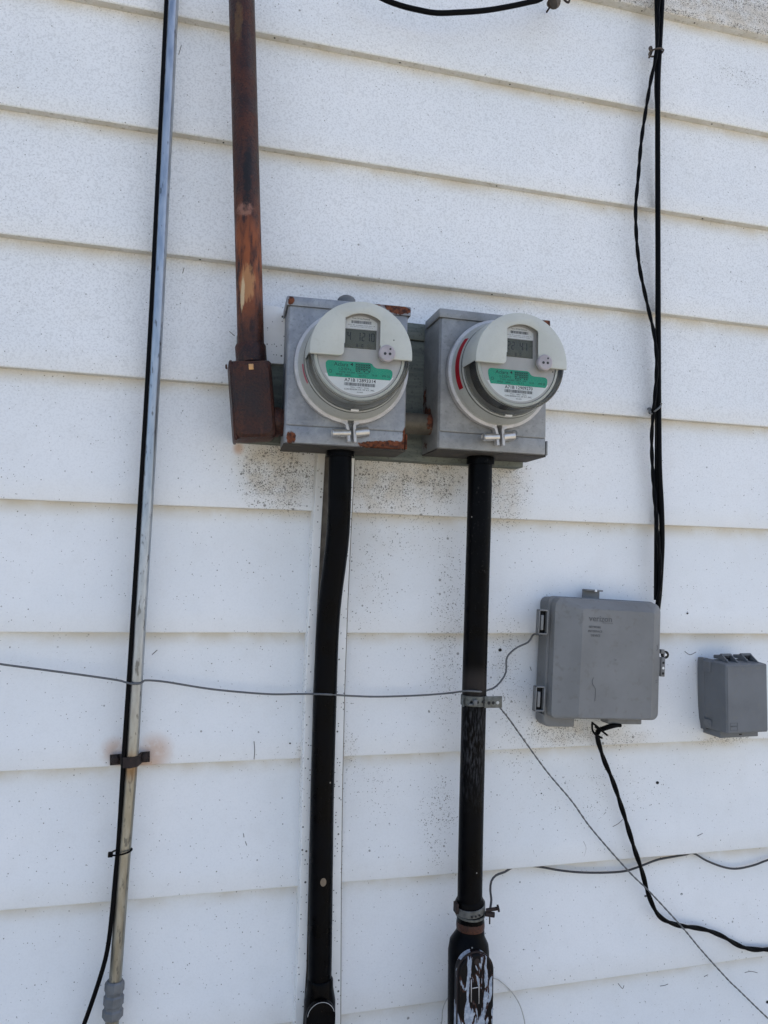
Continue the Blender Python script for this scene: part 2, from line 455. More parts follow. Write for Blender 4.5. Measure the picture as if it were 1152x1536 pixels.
M_INKG = simple('dark_green_print', (.003, .03, .022), .5, spec=.1)
M_LCD = simple('display_glass', (.085, .088, .060), .3, var=.08, spec=.2)
M_LCDINK = simple('display_segments', (.008, .009, .007), .5, spec=.1)
M_STEEL = simple('bright_steel', (.50, .49, .47), .34, .8, var=.1, vs=90, dirt=(.2, .15, .1))
M_STEELDK = simple('weathered_zinc_clamp', (.11, .115, .105), .5, .35, var=.3, vs=150, dirt=(.05, .03, .02))
M_RED = simple('red_marking', (.27, .008, .016), .5, spec=.2)
M_REDF = simple('faded_red_marking', (.40, .10, .13), .5)
M_PORT = simple('mauve_grey_port', (.33, .30, .31), .4)
M_CHIP = simple('bare_metal_chip', (.55, .30, .12), .4, .3)
M_GREYFIT = simple('grey_zinc_fitting', (.135, .145, .155), .55, .25, var=.15, vs=60)

def glass():
    m = NT('clear_polycarbonate'); t = m.t; t.nodes.remove(m.b)
    tr = t.nodes.new('ShaderNodeBsdfTransparent'); tr.inputs[0].default_value = (.97, .975, .97, 1)
    gl = t.nodes.new('ShaderNodeBsdfGlossy'); gl.inputs['Roughness'].default_value = .06
    df = t.nodes.new('ShaderNodeBsdfDiffuse'); df.inputs[0].default_value = (.6, .6, .57, 1)
    lw = t.nodes.new('ShaderNodeLayerWeight'); lw.inputs[0].default_value = .25
    a = t.nodes.new('ShaderNodeMixShader'); b = t.nodes.new('ShaderNodeMixShader')
    a.inputs[0].default_value = .03; t.links.new(tr.outputs[0], a.inputs[1]); t.links.new(df.outputs[0], a.inputs[2])
    mr = t.nodes.new('ShaderNodeMapRange'); t.links.new(lw.outputs['Fresnel'], mr.inputs[0]); mr.inputs[3].default_value = .0; mr.inputs[4].default_value = 1.0
    t.links.new(mr.outputs[0], b.inputs[0]); t.links.new(a.outputs[0], b.inputs[1]); t.links.new(gl.outputs[0], b.inputs[2])
    t.links.new(b.outputs[0], m.o.inputs[0]); return m.m
M_GLASS = glass()

# ------------------------------------------------------------------ ground
def ground_mat():
    m = NT('concrete_and_dry_grass')
    n1 = m.noise(.6, 5); n2 = m.noise(40, 4)
    col = m.mix(m.ramp(n1, .4, .6), (.30, .28, .24), (.38, .35, .29))
    col = m.mix(m.mul(m.ramp(n2, .4, .7), .4), col, (.20, .19, .15))
    m.bump(n2, .3, .01)
    return m.out(col, .9)
g = raw('ground', [(-60, -60, 0), (60, -60, 0), (60, 60, 0), (-60, 60, 0)], [(0, 1, 2, 3)], ground_mat()); tag(g, kind='structure')

# ------------------------------------------------------------------ house wall with lapped siding
PITCHZ = .203; BUTT = .018
SEAM = {0: ((870, -10), (1152, 55)), 1: ((420, 53), (1152, 198)), 2: ((0, 156), (1152, 340)), 3: ((0, 350), (1152, 489)), 4: ((0, 549), (1152, 640)),
        5: ((0, 748), (1152, 794)), 6: ((0, 949), (1152, 951)), 7: ((0, 1158), (1152, 1108)), 8: ((0, 1367), (1152, 1272)), 9: ((440, 1533), (1152, 1434))}
def seam_z(k, X):
    nominal = 1.0+(8-k)*PITCHZ
    if k in SEAM:
        a, b = (P(*SEAM[k][0]), P(*SEAM[k][1]))
        t = (X-a.x)/(b.x-a.x)
        t = max(-.3, min(1.3, t))
        z = a.z+(b.z-a.z)*t
        if k == 0: z = nominal+(z-nominal)*.5
        return z
    return nominal
house = empty('house_wall', (0, 0, 0), label='white house wall clad in wide lapped horizontal siding boards, mildew specked under the meters', cat='wall')
X0, X1 = -2.6, 4.4
def board(k, xa, xb, lift=0):
    n = max(4, int((xb-xa)/.035)); vs = []; fs = []; uvs = []
    top = k-1
    prof = [(0, 'u', BUTT+.0012), (0, 'u', .0022), (0, 'r1', .0006), (1, 'r2', 0), (2, 'm', None), (3, 't', None)]
    for i in range(n+1):
        X = xa+(xb-xa)*i/n
        z0 = seam_z(k, X); z1 = seam_z(top, X)
        w = .0011*mnoise.noise(Vector((X*2.3, k*7.1, 0)))+.0006*mnoise.noise(Vector((X*9, k*3.3, 5)))
        dz = .0009*mnoise.noise(Vector((X*3.1, k*5.7, 9)))
        h = z1-z0
        row = []
        row.append((X, BUTT+.0012, z0+dz+.0006, 0))
        row.append((X, .0028+w-lift, z0+dz+.0002, 0))
        row.append((X, .0008+w-lift, z0+dz+.0007, 0))
        row.append((X, .0000+w-lift, z0+dz+.0024, .01))
        for t in (.2, .4, .6, .8, .93):
            row.append((X, BUTT*t+w*(1-t)-lift+.0016*math.sin(PI*t)*mnoise.noise(Vector((X*1.1, k*2.2, 3))), z0+h*t, t))
        row.append((X, BUTT-lift, z1, 1.0)); row.append((X, BUTT+.0006-lift, z1+.014, 1.05))
        for r in row: vs.append(r[:3]); uvs.append((X, r[3]))
    m = 11
    for i in range(n):
        for j in range(m-1):
            fs.append((i*m+j, (i+1)*m+j, (i+1)*m+j+1, i*m+j+1))
    o = raw('siding_board', vs, fs, [M_WALLTOP if k == 0 else M_WALL, M_BUTT], house, smooth=True)
    me = o.data
    ul = me.uv_layers.new(name='UVMap')
    for p in me.polygons:
        j = p.index % (m-1)
        if j < 1: p.material_index = 1; p.use_smooth = False
        for li in p.loop_indices: ul.data[li].uv = uvs[me.loops[li].vertex_index]
    return o
boards = {}
for k in range(-8, 13):
    jx = {3: P(1049, 482).x, 1: -.95, 5: 1.9, 7: -.7, 9: 2.2, 0: 1.75, 6: -1.2, 11: .8}.get(k)
    if jx is None: boards[k] = [board(k, X0, X1)]
    else: boards[k] = [board(k, X0, jx+.02, .0009), board(k, jx, X1)]
zt = 1+(8+9)*PITCHZ
box('sheathing', X0, X1, .024, .18, 0, zt-.1, M_DARK, house, 0)
# weep holes on the butts
wh = bmesh.new(); bm_tube(wh, [Vector((0, 0, -.0006)), Vector((0, 0, .0005))], .0016, 10)
first = None
for k, px, py in ((1, 412, 58), (1, 765, 130), (1, 1068, 186), (2, 745, 283), (2, 1054, 330), (3, 738, 445), (0, 963, 17), (0, 1042, 33), (2, 335, 220), (3, 300, 392), (1, 600, 97), (4, 640, 602), (4, 905, 625)):
    p = P(px, py, -.009); b = boards[k][0]
    if first is None: o = finish('weep_hole', wh, M_DARK, b); first = o
    else: o = first.copy(); COL.objects.link(o); o.parent = b
    o.location = (p.x, .0095, seam_z(k, p.x)+.0003)
# nail / screw holes and scratches on the boards
def row_of(px, py):
    p = P(px, py, 0)
    for k in range(-8, 13):
        if seam_z(k, p.x) <= p.z < seam_z(k-1, p.x): return k, p
def surf(px, py, lift=.0006):
    """point on the sloping face of the siding board seen at px,py"""
    p = P(px, py, 0)
    for _ in range(3):
        k = None
        for kk in range(-8, 13):
            if seam_z(kk, p.x) <= p.z < seam_z(kk-1, p.x): k = kk; break
        z0, z1 = seam_z(k, p.x), seam_z(k-1, p.x)
        dep = BUTT*(p.z-z0)/(z1-z0)
        p = P(px, py, -dep+lift)
    return p
hb = bmesh.new(); bm_lathe(hb, [(.0024, .0), (.0024, -.0008), (.0014, -.001), (0, -.0003)], 12)
hfirst = None
for px, py, s in ((750, 975, 1.35), (986, 1174, 1.3), (968, 1344, 1.0), (1022, 1341, 1.0), (1031, 920, .8), (435, 1115, .6), (330, 1462, .6), (812, 1190, .5), (785, 1424, .5), (1151, 1503, 1.3), (862, 1000, .4)):
    k, p = row_of(px, py); q = surf(px, py, .0002)
    if hfirst is None: o = finish('nail_hole', hb, M_DARK, boards[k][0], auto=.5); hfirst = o
    else: o = hfirst.copy(); COL.objects.link(o); o.parent = boards[k][0]
    o.location = q; o.scale = (s, 1, s*.85)
M_SCR = simple('scratch_grime', (.16, .15, .14), .8)
for pts in (((361, 857), (368, 872), (377, 890), (384, 912), (388, 930), (391, 947)), ((309, 727), (314, 733), (318, 740), (317, 750), (319, 757)), ((381, 1112), (382, 1126), (381, 1139)),
            ((875, 1262), (879, 1272), (876, 1285)), ((800, 1275), (801, 1281)), ((937, 1441), (941, 1445), (938, 1449)), ((966, 1441), (967, 1448)), ((1046, 1434), (1046, 1442)),
            ((927, 1475), (931, 1480), (934, 1483), (936, 1478)), ((1070, 1338), (1075, 1337), (1076, 1342), (1072, 1345), (1069, 1342)), ((1117, 1459), (1126, 1457), (1136, 1459)),
            ((990, 1479), (997, 1478), (1002, 1476)), ((365, 1250), (366, 1256)), ((368, 1262), (370, 1268)), ((228, 982), (236, 975)), ((919, 1240), (928, 1235), (934, 1229)), ((1046, 1254), (1054, 1250)),
            ((1056, 1465), (1062, 1462)), ((1027, 977), (1035, 982), (1044, 978)), ((272, 68), (268, 82)), ((274, 410), (276, 402)), ((795, 1000), (797, 1006)), ((344, 497), (352, 504)), ((600, 806), (599, 814))):
    k, p = row_of(*pts[0]); q = [surf(x, y, .0001) for x, y in pts]
    tube('scratch', q, .00042 if len(pts) > 4 else .0006, M_SCR, boards[k][0], n=5, step=.004)
# eave over the wall (out of frame, shades it from above)
ev = empty('unseen_roof_eave', (0, 0, zt), label='unseen white boxed roof eave above the siding wall', cat='roof')
box('unseen_soffit', X0-.3, X1+.3, -.45, .3, .0, .02, M_WHITE, ev, .002)
box('unseen_fascia', X0-.3, X1+.3, -.475, -.45, -.03, .18, M_WHITE, ev, .002)
raw('unseen_roof_slope', [(X0-.3, -.5, .18), (X1+.3, -.5, .18), (X1+.3, 3.2, 1.9), (X0-.3, 3.2, 1.9), (X0-.3, 7, .18), (X1+.3, 7, .18)], [(0, 1, 2, 3), (3, 2, 5, 4)], M_INK, ev)
box('house_body', X0, X1, .19, 6.5, 0, zt, M_DARK, house, 0)

# ------------------------------------------------------------------ mounting planks behind the meters
def plank(px0, px1, pyt, pyb, refx, d0, d1, name='mounting_plank'):
    a = P(px0, 600, d1); b = P(px1, 600, d1); zt_ = P(refx, pyt, d1).z; zb_ = P(refx, pyb, d1).z
    return (a.x, b.x, -d1, -d0, zb_, zt_)
t = empty('mounting_board', P(560, 690, 0), label='grey-green weathered wooden backing board behind both meter boxes', cat='board')
for a in (plank(353, 445, 502, 664, 400, -.012, .018), plank(490, 786, 512, 692, 625, -.012, .0205), plank(470, 790, 485, 510, 625, -.012, .022)):
    x0, x1, y0, y1, z0, z1 = a; L = t.location
    box('plank', x0-L.x, x1-L.x, y0, y1, z0-L.z, z1-L.z, M_BOARD, t, .0012)
pl = [P(396, 457, .024), P(434, 463, .024), P(427, 546, .024), P(392, 544, .024)]
bm = bmesh.new(); vs = [bm.verts.new((p.x, -.024, p.z)) for p in pl]; f = bm.faces.new(vs)
r = bmesh.ops.extrude_face_region(bm, geom=[f]); bmesh.ops.translate(bm, vec=(0, .0255, 0), verts=[v for v in r['geom'] if isinstance(v, bmesh.types.BMVert)])
o = finish('siding_offcut', bm, M_TRIM); tag(o, 'small white siding offcut between the rusty pipe and the left meter box', 'siding patch')

# ------------------------------------------------------------------ meter boxes
def rust_spots_for(which):
    if which == 1:
        return [(P(597, 467, .105), (.03, .05, .012), 1.15), (P(590, 668, .105), (.062, .05, .011), 1.05), (P(608, 655, .105), (.010, .05, .026), 1.1), (P(437, 655, .105), (.012, .05, .016), 1.1),
                (P(437, 450, .105), (.01, .05, .012), .95), (P(560, 668, .105), (.05, .05, .008), .8), (P(573, 460, .105), (.03, .05, .008), .6), (P(612, 560, .09), (.006, .06, .09), .5)]
    return [(P(819, 486, .105), (.016, .05, .008), 1.3), (P(645, 630, .05), (.012, .034, .036), 1.25), (P(637, 600, .03), (.008, .02, .05), .6), (P(640, 668, .04), (.01, .03, .02), .5)]
M_GALV1 = galv('galvanised_box_rusted', rust_spots_for(1), (.235, .25, .275), (.35, .37, .395), .3, .55)
M_GALV2 = galv('galvanised_box_grey', rust_spots_for(2), (.25, .255, .255), (.33, .335, .335), .3, .55)

M_UNDER = simple('dark_underside', (.035, .030, .024), .8, var=.4, vs=90, bump=.4, dirt=(.09, .04, .02))  # near-black brown for the bottom flanges of both meter boxes
def meter_box(px, py, rz, M, label, hub):
    w, h, dep = .1905, .226, .084
    fr = .104
    loc = P(px, py, fr); loc.y = -fr
    t = empty('meter_box', loc, (0, 0, rz), label, 'meter box', 'galvanised meter boxes on the backing board')
    # body: open-backed pan with rolled corners
    loft('housing', [(rrect(-w/2, w/2, -h/2, h/2, .004), dep), (rrect(-w/2, w/2, -h/2, h/2, .004), .004), (rrect(-w/2+.0015, w/2-.0015, -h/2+.0015, h/2-.0015, .004), .0015)], M, t)
    cv = loft('cover', [(rrect(-w/2+.002, w/2-.002, -h/2+.028, h/2-.012, .003), .0016), (rrect(-w/2+.002, w/2-.002, -h/2+.028, h/2-.012, .003), -.0008), (rrect(-w/2+.003, w/2-.003, -h/2+.029, h/2-.013, .003), -.0016)], M, t)
    # folded hood over the top edge
    bm = bmesh.new()
    bm_box(bm, -w/2-.0025, w/2+.0025, -.0042, dep-.012, h/2-.0016, h/2+.0022, .0012)
    bm_box(bm, -w/2-.0025, w/2+.0025, -.0046, -.0022, h/2-.0125, h/2+.0012, .0008)
    for s in (-1, 1):
        bm_box(bm, s*(w/2+.0022)-.0011, s*(w/2+.0022)+.0011, -.0035, dep-.014, h/2-.012, h/2+.0015, .0006)
    finish('hood', bm, M, t, auto=.6)
    box('lower_panel', -w/2+.002, w/2-.002, -.0006, .0016, -h/2+.001, -h/2+.0268, M, t, .0006)
    # bottom flange turned inward, a step back from the front
    box('bottom_flange', -w/2-.001, w/2+.001, .003, dep-.004, -h/2-.0026, -h/2-.0002, M_UNDER, t, .0006)
    box('side_flange', w/2, w/2+.0026, -.0008, .010, -h/2, -h/2+.024, M, t, .0006)
    if hub:
        o = lathe('closing_plate', [(.0, -.0065), (.008, -.0058), (.0125, -.003), (.0145, .0), (.0145, .018)], M_GREYFIT, t, 24)
        o.rotation_euler = (-PI/2, 0, 0); o.location = (.000, .035, h/2+.0175)
    # sealing ring with its barrel lock
    return t

box1 = meter_box(521.5, 561.5, -.055, M_GALV1, 'left galvanised meter box, rusted at its right corners', True)
box2 = meter_box(741, 575.5, 0.0, M_GALV2, 'right grey galvanised meter box with a rust patch on its left side', False)
text('stamped_lettering', 'Milbank', .009, -.062, -.073, -.0017, M_GALV1, box1, .026, .0005)
text('stamped_lettering', 'METER', .005, -.058, -.083, -.0017, M_GALV1, box1, .022, .0005)
text('marker_number', '2', .015, .038, -.082, -.0018, M_GREYFIT, box2, .011, .0002)

def sealing_ring(loc, rz, label, gr):
    t = empty('sealing_ring', loc, (0, 0, rz), label, 'clamp ring', gr)
    R = .0885; n = 96; gap = .055
    def band(r0, r1, y0, y1):
        b = bmesh.new()
        a0 = -PI/2+gap; a1 = 3*PI/2-gap
        sec = [(r0, y0), (r1, y0+.0012), (r1+.0004, (y0+y1)/2), (r1, y1-.0012), (r0, y1)]
        rings = []
        for i in range(n+1):
            a = a0+(a1-a0)*i/n
            rings.append([b.verts.new((r*math.cos(a), y, r*math.sin(a))) for r, y in sec])
        m = len(sec)
        for A, B in zip(rings, rings[1:]):
            for j in range(m): b.faces.new((A[j], A[(j+1) % m], B[(j+1) % m], B[j]))
        b.faces.new(rings[0]); b.faces.new(rings[-1][::-1])
        return b
    bm = band(R-.0055, R+.0008, -.0135, -.0005)
    finish('band', bm, M_RINGM, t, auto=.8)
    for s in (-1, 1):
        # ends bent down into lugs
        pts = [(-(R-.001)*math.sin(-gap*s)*1.0, 0, -(R-.001)*math.cos(gap))]
        path = [(s*.0125, -R*.984), (s*.0082, -R*.998), (s*.0060, -R*1.03), (s*.0052+.001, -R*1.10), (s*.0048+.003, -R*1.32)]
        bm = bmesh.new(); th = .0021
        L = []
        for i, (x, z) in enumerate(path):
            a = path[max(0, i-1)]; c = path[min(len(path)-1, i+1)]
            d = Vector((c[0]-a[0], c[1]-a[1])).normalized(); nn = Vector((-d.y, d.x))
            L.append([bm.verts.new((x+nn.x*q*th, yy, z+nn.y*q*th)) for q, yy in ((1, -.0135), (1, -.001), (-1, -.001), (-1, -.0135))])
        for A, B in zip(L, L[1:]):
            for j in range(4): bm.faces.new((A[j], A[(j+1) % 4], B[(j+1) % 4], B[j]))
        bm.faces.new(L[0]); bm.faces.new(L[-1][::-1])
        finish('lug', bm, M_RINGM, t, auto=.8)
    bm = bmesh.new()
    bm_tube(bm, [Vector((-.0285, -.015, -.106)), Vector((-.028, -.015, -.106)), Vector((-.001, -.0085, -.103))], [.0052, .0062, .0062], 20)
    finish('barrel_lock', bm, M_STEEL, t, auto=.6)
    bm = bmesh.new(); bm_tube(bm, [Vector((.006, -.008, -.1025)), Vector((.0285, -.0020, -.0985)), Vector((.029, -.0020, -.0985))], [.0075, .0075, .0065], 20)
    finish('lock_sleeve', bm, M_STEEL, t, auto=.6)
    return t
M_RINGM = simple('painted_ring_steel', (.47, .46, .455), .38, .25, var=.12, vs=60, bump=.06, dirt=(.30, .24, .22))

# ------------------------------------------------------------------ seven segment digits
SEG = {'0': 'abcdef', '1': 'bc', '2': 'abged', '4': 'fgbc', '3': 'abgcd', '6': 'afgedc', '7': 'abc', '8': 'abcdefg', '5': 'afgcd', '9': 'abfgcd'}
def digits(parent, s, x, z, w, h, y, th, gap):
    bm = bmesh.new()
    for ch in s:
        if ch != ' ':
            for q in SEG[ch]:
                X0_, X1_, Z0, Zm, Z1 = x, x+w, z-h/2, z, z+h/2
                r = {'a': (X0_+th, X1_-th, Z1-th, Z1), 'b': (X1_-th, X1_, Zm+th*.3, Z1-th*.4), 'c': (X1_-th, X1_, Z0+th*.4, Zm-th*.3), 'd': (X0_+th, X1_-th, Z0, Z0+th),
                     'e': (X0_, X0_+th, Z0+th*.4, Zm-th*.3), 'f': (X0_, X0_+th, Zm+th*.3, Z1-th*.4), 'g': (X0_+th, X1_-th, Zm-th/2, Zm+th/2)}[q]
                bm_box(bm, r[0], r[1], y-.0002, y, r[2], r[3])
        x += w+gap
    return finish('display_digits', bm, M_LCDINK, parent)

def arc_pts(r, a0, a1, n, cx=0, cz=0): return [(cx+r*math.cos(a0+(a1-a0)*i/n), cz+r*math.sin(a0+(a1-a0)*i/n)) for i in range(n+1)]

def electric_meter(loc, rz, label, serial, lcd, black_band, red_a, red_m):
    t = empty('electric_meter', loc, (0, 0, rz), label, 'electric meter', 'round electric meters plugged into their boxes')
    # moulded base flange
    lathe('base', [(.0, .0), (.0845, .0), (.0845, -.0145), (.0825, -.0165), (.0800, -.0168), (.0806, -.0172), (.0806, -.0190), (.0835, -.0192), (.0828, -.0215), (.0775, -.0400), (.0765, -.0425), (.0742, -.0430), (.0735, -.046), (.060, -.046)], M_FLANGE, t, 96)
    lathe('base_groove', [(.0803, -.0171), (.0809, -.0194)], M_DARK, t, 96)
    lathe('base_groove', [(.0779, -.0388), (.0772, -.0412)], M_STEELDK, t, 96)
    # red arc printed on the base
    bm = bmesh.new(); a0, a1 = red_a
    bm_lathe(bm, [(.0823, -.0245), (.0794, -.0348)] if black_band else [(.0800, -.0330), (.0786, -.0378)], 24, a0, a1)
    finish('red_band', bm, red_m, t, smooth=True)
    # register body inside the cover
    bodym = M_INK if black_band else M_FLANGE
    lathe('register_body', [(.0665, -.045), (.0665, -.074), (.0640, -.0745), (.0640, -.080), (.0, -.080)], bodym, t, 72)
    lathe('bezel', [(.0670, -.0735), (.0672, -.0815), (.0660, -.0830), (.0628, -.0835), (.0622, -.0815)], M_SHROUD, t, 72)
    pl_ = lathe('nameplate', [(.0, -.0818), (.0625, -.0818), (.0625, -.080)], M_PLATE, t, 72)
    # white lower label
    zc = -.030
    a = math.asin(zc/.0590)
    poly = arc_pts(.0590, PI-a, 2*PI+a, 30)
    prism('label', poly, -.0823, -.0817, M_WHITE, pl_)
    G = [(-.0500, -.0145), (-.0485, -.0120), (-.0455, -.0108), (.0150, -.0108), (.0185, -.0125), (.0200, -.0150), (.0225, -.0170), (.0260, -.0180), (.0420, -.0180), (.0465, -.0190), (.0487, -.0215), (.0490, -.0260), (.0478, -.0315), (.0455, -.0345), (-.0455, -.0345), (-.0480, -.0280), (-.0498, -.0205)]
    prism('green_label', G, -.0826, -.0822, M_GREEN, pl_)
    y = -.0827
    T = lambda b, h, x, z, w=None, m_=M_INKG, bold=0: text('lettering', b, h, x, z, y, m_, pl_, w, .0001, bold)
    T('Aclara', .0054, -.0275, -.0158, .0210)
    o = T('4', .0045, -.0120, -.0150, .0042, M_INKG, .03)
    T('I-210+c', .0044, -.0215, -.0222, .0185)
    T('TYPE  CL200  240V  3W', .0022, -.0085, -.0270, .044)
    T('FM2S', .0030, -.0300, -.0308, .0090); T('60Hz', .0026, -.0170, -.0308, .0080); T('Kh 7.2', .0028, .0040, -.0308, .0100); T('TA 30', .0026, .0220, -.0290, .008)
    T('FM 2S', .0030, .0395, -.0290, .0110)
    # rating table on the green label
    bm = bmesh.new()
    for r_ in range(4):
        bm_box(bm, -.0060, .0165, y-.0001, y, -.0132-r_*.0032-.0002, -.0132-r_*.0032+.0002)
        for c_ in range(6):
            if random.random() < .85: bm_box(bm, -.0055+c_*.0037, -.0032+c_*.0037, y-.0001, y, -.0155-r_*.0032, -.0140-r_*.0032)
    for c_ in range(7): bm_box(bm, -.0062+c_*.0037, -.0058+c_*.0037, y-.0001, y, -.0232, -.0128)
    finish('rating_table', bm, M_INKG, pl_)
    lathe('approval_mark', [(.0018, y), (.0018, y-.0001), (.0024, y-.0001), (.0024, y)], M_INKG, pl_, 18, cx=-.0430, cz=-.0268)
    y = -.0824
    T(serial, .0051, .0010, -.0378, .0465, M_INK, .015)
    def bars(x0, x1, z0, z1, yy, par):
        b = bmesh.new(); x = x0
        while x < x1:
            w_ = random.choice((.0003, .0005, .0008)); bm_box(b, x, min(x+w_, x1), yy-.0001, yy, z0, z1); x += w_+random.choice((.0003, .0004, .0006))
        return finish('barcode', b, M_INK, par)
    bars(-.0225, .0235, -.0462, -.0416, y, pl_)
    T('9921 10821 9040', .0018, .0005, -.0483, .0270, M_INK)
    T('CON EDISON CO. OF N.Y., INC.', .0026, .0005, -.0516, .0450, M_INK, .01)
    T('5040', .0018, .0010, -.0552, .0090, M_INK)
    # display and its upper label
    up = arc_pts(.0400, PI*.79, PI*.21, 14, 0, .0175)
    poly = [(-.0235, .0385)]+[(max(-.0235, min(.0245, x)), z) for x, z in up]+[(.0245, .0385)]
    prism('upper_label', poly, -.0826, -.0817, M_WHITE, pl_)
    y = -.0828
    T('Time Of Use Demand', .0022, .0, .0535, .0260, M_INK); bars(-.0140, .0155, .0462, .0505, y, pl_)
    T('FCC ID complies with part 15', .0017, .001, .0435, .0400, M_INK); T('this device may not cause', .0015, .001, .0412, .0340, M_INK)
    lc = box('display', -.0235, .0235, -.0830, -.0817, .0095, .0375, M_LCD, pl_, .0004)
    digits(lc, lcd, -.0195, .0268, .0052, .0125, -.0831, .0012, .0018)
    digits(lc, '   8 0'.replace(' ', ' '), -.0185, .0136, .0026, .0048, -.0831, .0006, .0014)
    # clear cover over the lower half and the front
    lathe('clear_cover', [(.0742, -.0435), (.0738, -.0880), (.0728, -.0905), (.0705, -.0918), (.0, -.0920)], M_GLASS, t, 96)
    lathe('cover_rim', [(.0744, -.0425), (.0752, -.0440), (.0750, -.0465), (.0742, -.0475)], M_GLASS, t, 96)
    lathe('seal_line', [(.0716, -.0908), (.0724, -.0903)], M_STEELDK, t, 96)
    lathe('seal_line', [(.0674, -.0800), (.0677, -.0812)], M_DARK, t, 96)
    lathe('seal_line', [(.0621, -.0826), (.0628, -.0836)], M_STEELDK, t, 96)
    for r_ in (.0695,):
        lathe('rim_line', [(r_, -.0918), (r_+.0005, -.0926), (r_+.0010, -.0917)], M_GLASS, t, 96)
    # opaque shroud: front plate with an arched window, and its curved hood
    Rr = .0752; zc = -.0062; a = math.asin(zc/Rr)
    poly = arc_pts(Rr, a, PI-a, 60)
    poly += [(-.0345, zc)]+arc_pts(.0070, -PI/2, 0, 5, -.0325, zc+.0070)
    poly += [(-.0255, .0480)]+[(x, z) for x, z in arc_pts(.0440, PI*.70, PI*.30, 12, .0005, .0145)]+[(.0275, .0480)]
    poly += [(.0275, zc+.0005), (.0290, zc)]
    prism('shroud_front', poly, -.0958, -.0915, M_SHROUD, t, .0012)
    bm = bmesh.new()
    bm_lathe(bm, [(.0770, -.0440), (.0772, -.0455), (.0754, -.0905), (.0742, -.0945), (.0735, -.0945), (.0746, -.0905), (.0764, -.0455), (.0764, -.0440), (.0770, -.0440)], 64, a+.03, PI-a-.03)
    finish('shroud_hood', bm, M_SHROUD, t, auto=.6)
    # window frame lip
    lip = [(-.0255, .0125), (-.0255, .0480)]+arc_pts(.0440, PI*.70, PI*.30, 12, .0005, .0145)+[(.0275, .0480), (.0275, .0125)]
    tube('window_lip', [(x, -.0948, z) for x, z in lip], .0010, M_SHROUD, t, 6, smooth_path=False)
    # optical port
    op = lathe('optical_port', [(.0, -.0990), (.0105, -.0988), (.0122, -.0975), (.0126, -.0915)], M_PORT, t, 32, cx=.0375, cz=.0015)
    for dx, dz, r_ in ((-.0036, -.0010, .0021), (.0036, -.0010, .0021), (.0040, .0062, .0015), (-.0065, -.0070, .0014), (.0070, -.0072, .0014)):
        lathe('port_lens', [(.0, -.0992), (r_, -.0992), (r_, -.0986)], M_INK if abs(dz) < .0065 else M_FLANGE, op, 14, cx=.0375+dx, cz=.0015+dz)
    lathe('reset_pin', [(.0, -.0964), (.0009, -.0962), (.0009, -.0955)], M_INK, t, 10, cx=.047 if not black_band else .0510, cz=.022 if not black_band else -.0120)
    # small lead seal tab at the foot of the cover
    box('seal_tab', -.006, .006, -.0500, -.0440, -.0762, -.0735, M_WHITE, t, .0008)
    return t
RING_GR = 'sealing rings round the meters'
m1 = P(527, 552.5, .108); m1.y = -.106
m2 = P(746, 563.5, .108); m2.y = -.1075
sealing_ring(m1, -.055, 'pale steel sealing ring clamped round the left electric meter', RING_GR)
sealing_ring(m2, 0, 'pale steel sealing ring clamped round the right electric meter', RING_GR)
electric_meter(m1, -.055, 'left round electric meter, serial ending 3314, display reading 41210', 'A71B 12893314', '4 1210', False, (PI*1.03, PI*1.15), M_REDF)
electric_meter(m2, 0, 'right round electric meter, serial ending 9270, with a long red band', 'A71B 12909270', '22 41', True, (PI*.80, PI*1.14), M_RED)

# ------------------------------------------------------------------ nipple between the two boxes
M_NIP = galv('tarnished_nipple', [(P(645, 635, .06), (.02, .05, .03), 1.0)], (.09, .075, .052), (.14, .12, .085), .3, .55)
a = P(600, 634, .06); b = P(668, 640, .06); b.z = a.z
bm = bmesh.new(); bm_tube(bm, [a, b], .0175, 28); o = finish('pipe_nipple', bm, M_NIP, auto=.8)
tag(o, 'short brown pipe nipple joining the two meter boxes', 'pipe')

# ------------------------------------------------------------------ rusty service conduit with its elbow
t = empty('rusty_conduit', P(375, 540, .055), label='thick rusted service conduit running down into a rusty elbow', cat='pipe')
TL = t.location
def loc(p): return Vector(p)-TL
p0 = P(361.0, -60, .056); p1 = P(376.5, 525, .056)
tube('pipe', [loc(p0), loc(p0.lerp(p1, .5)), loc(p1)], .0208, M_RUST, t, 32, step=.02)
pa, pb = P(375.5, 517, .056), P(377.5, 545, .056)
bm = bmesh.new(); bm_tube(bm, [loc(pa), loc(pa.lerp(pb, .12)), loc(pb)], [.0225, .0242, .0242], 32); finish('coupling', bm, M_RUST, t, auto=.6)
# elbow body
e = P(380, 598, .085)
eb = loft('elbow_body', [(rrect(-.031, .031, -.060, .060, .006), .060), (rrect(-.032, .032, -.061, .061, .007), .010), (rrect(-.0300, .0300, -.059, .059, .010), .003), (rrect(-.026, .026, -.055, .055, .012), .0)], M_RUST, t)
eb.location = loc(Vector((e.x, -.088, e.z))); eb.rotation_euler = (0, -.105, -.02)
o = loft('side_cover', [(rrect(-.028, .028, -.062, .062, .004), .003), (rrect(-.028, .028, -.062, .062, .004), 0), (rrect(-.026, .026, -.060, .060, .004), -.0015)], M_RUST, eb)
o.rotation_euler = (0, 0, -PI/2); o.location = (-.0315, .033, 0)
o = lathe('cover_screw', [(0, -.003), (.0035, -.0025), (.0042, 0)], M_RUST, eb, 12); o.rotation_euler = (0, 0, -PI/2); o.location = (-.0355, .018, .054)
box('paint_chip', -.0040, .0035, -.0006, .001, .0445, .0535, M_CHIP, eb, .0006)
a = P(400, 632, .058); b = P(440, 636, .058); b.z = a.z-.001
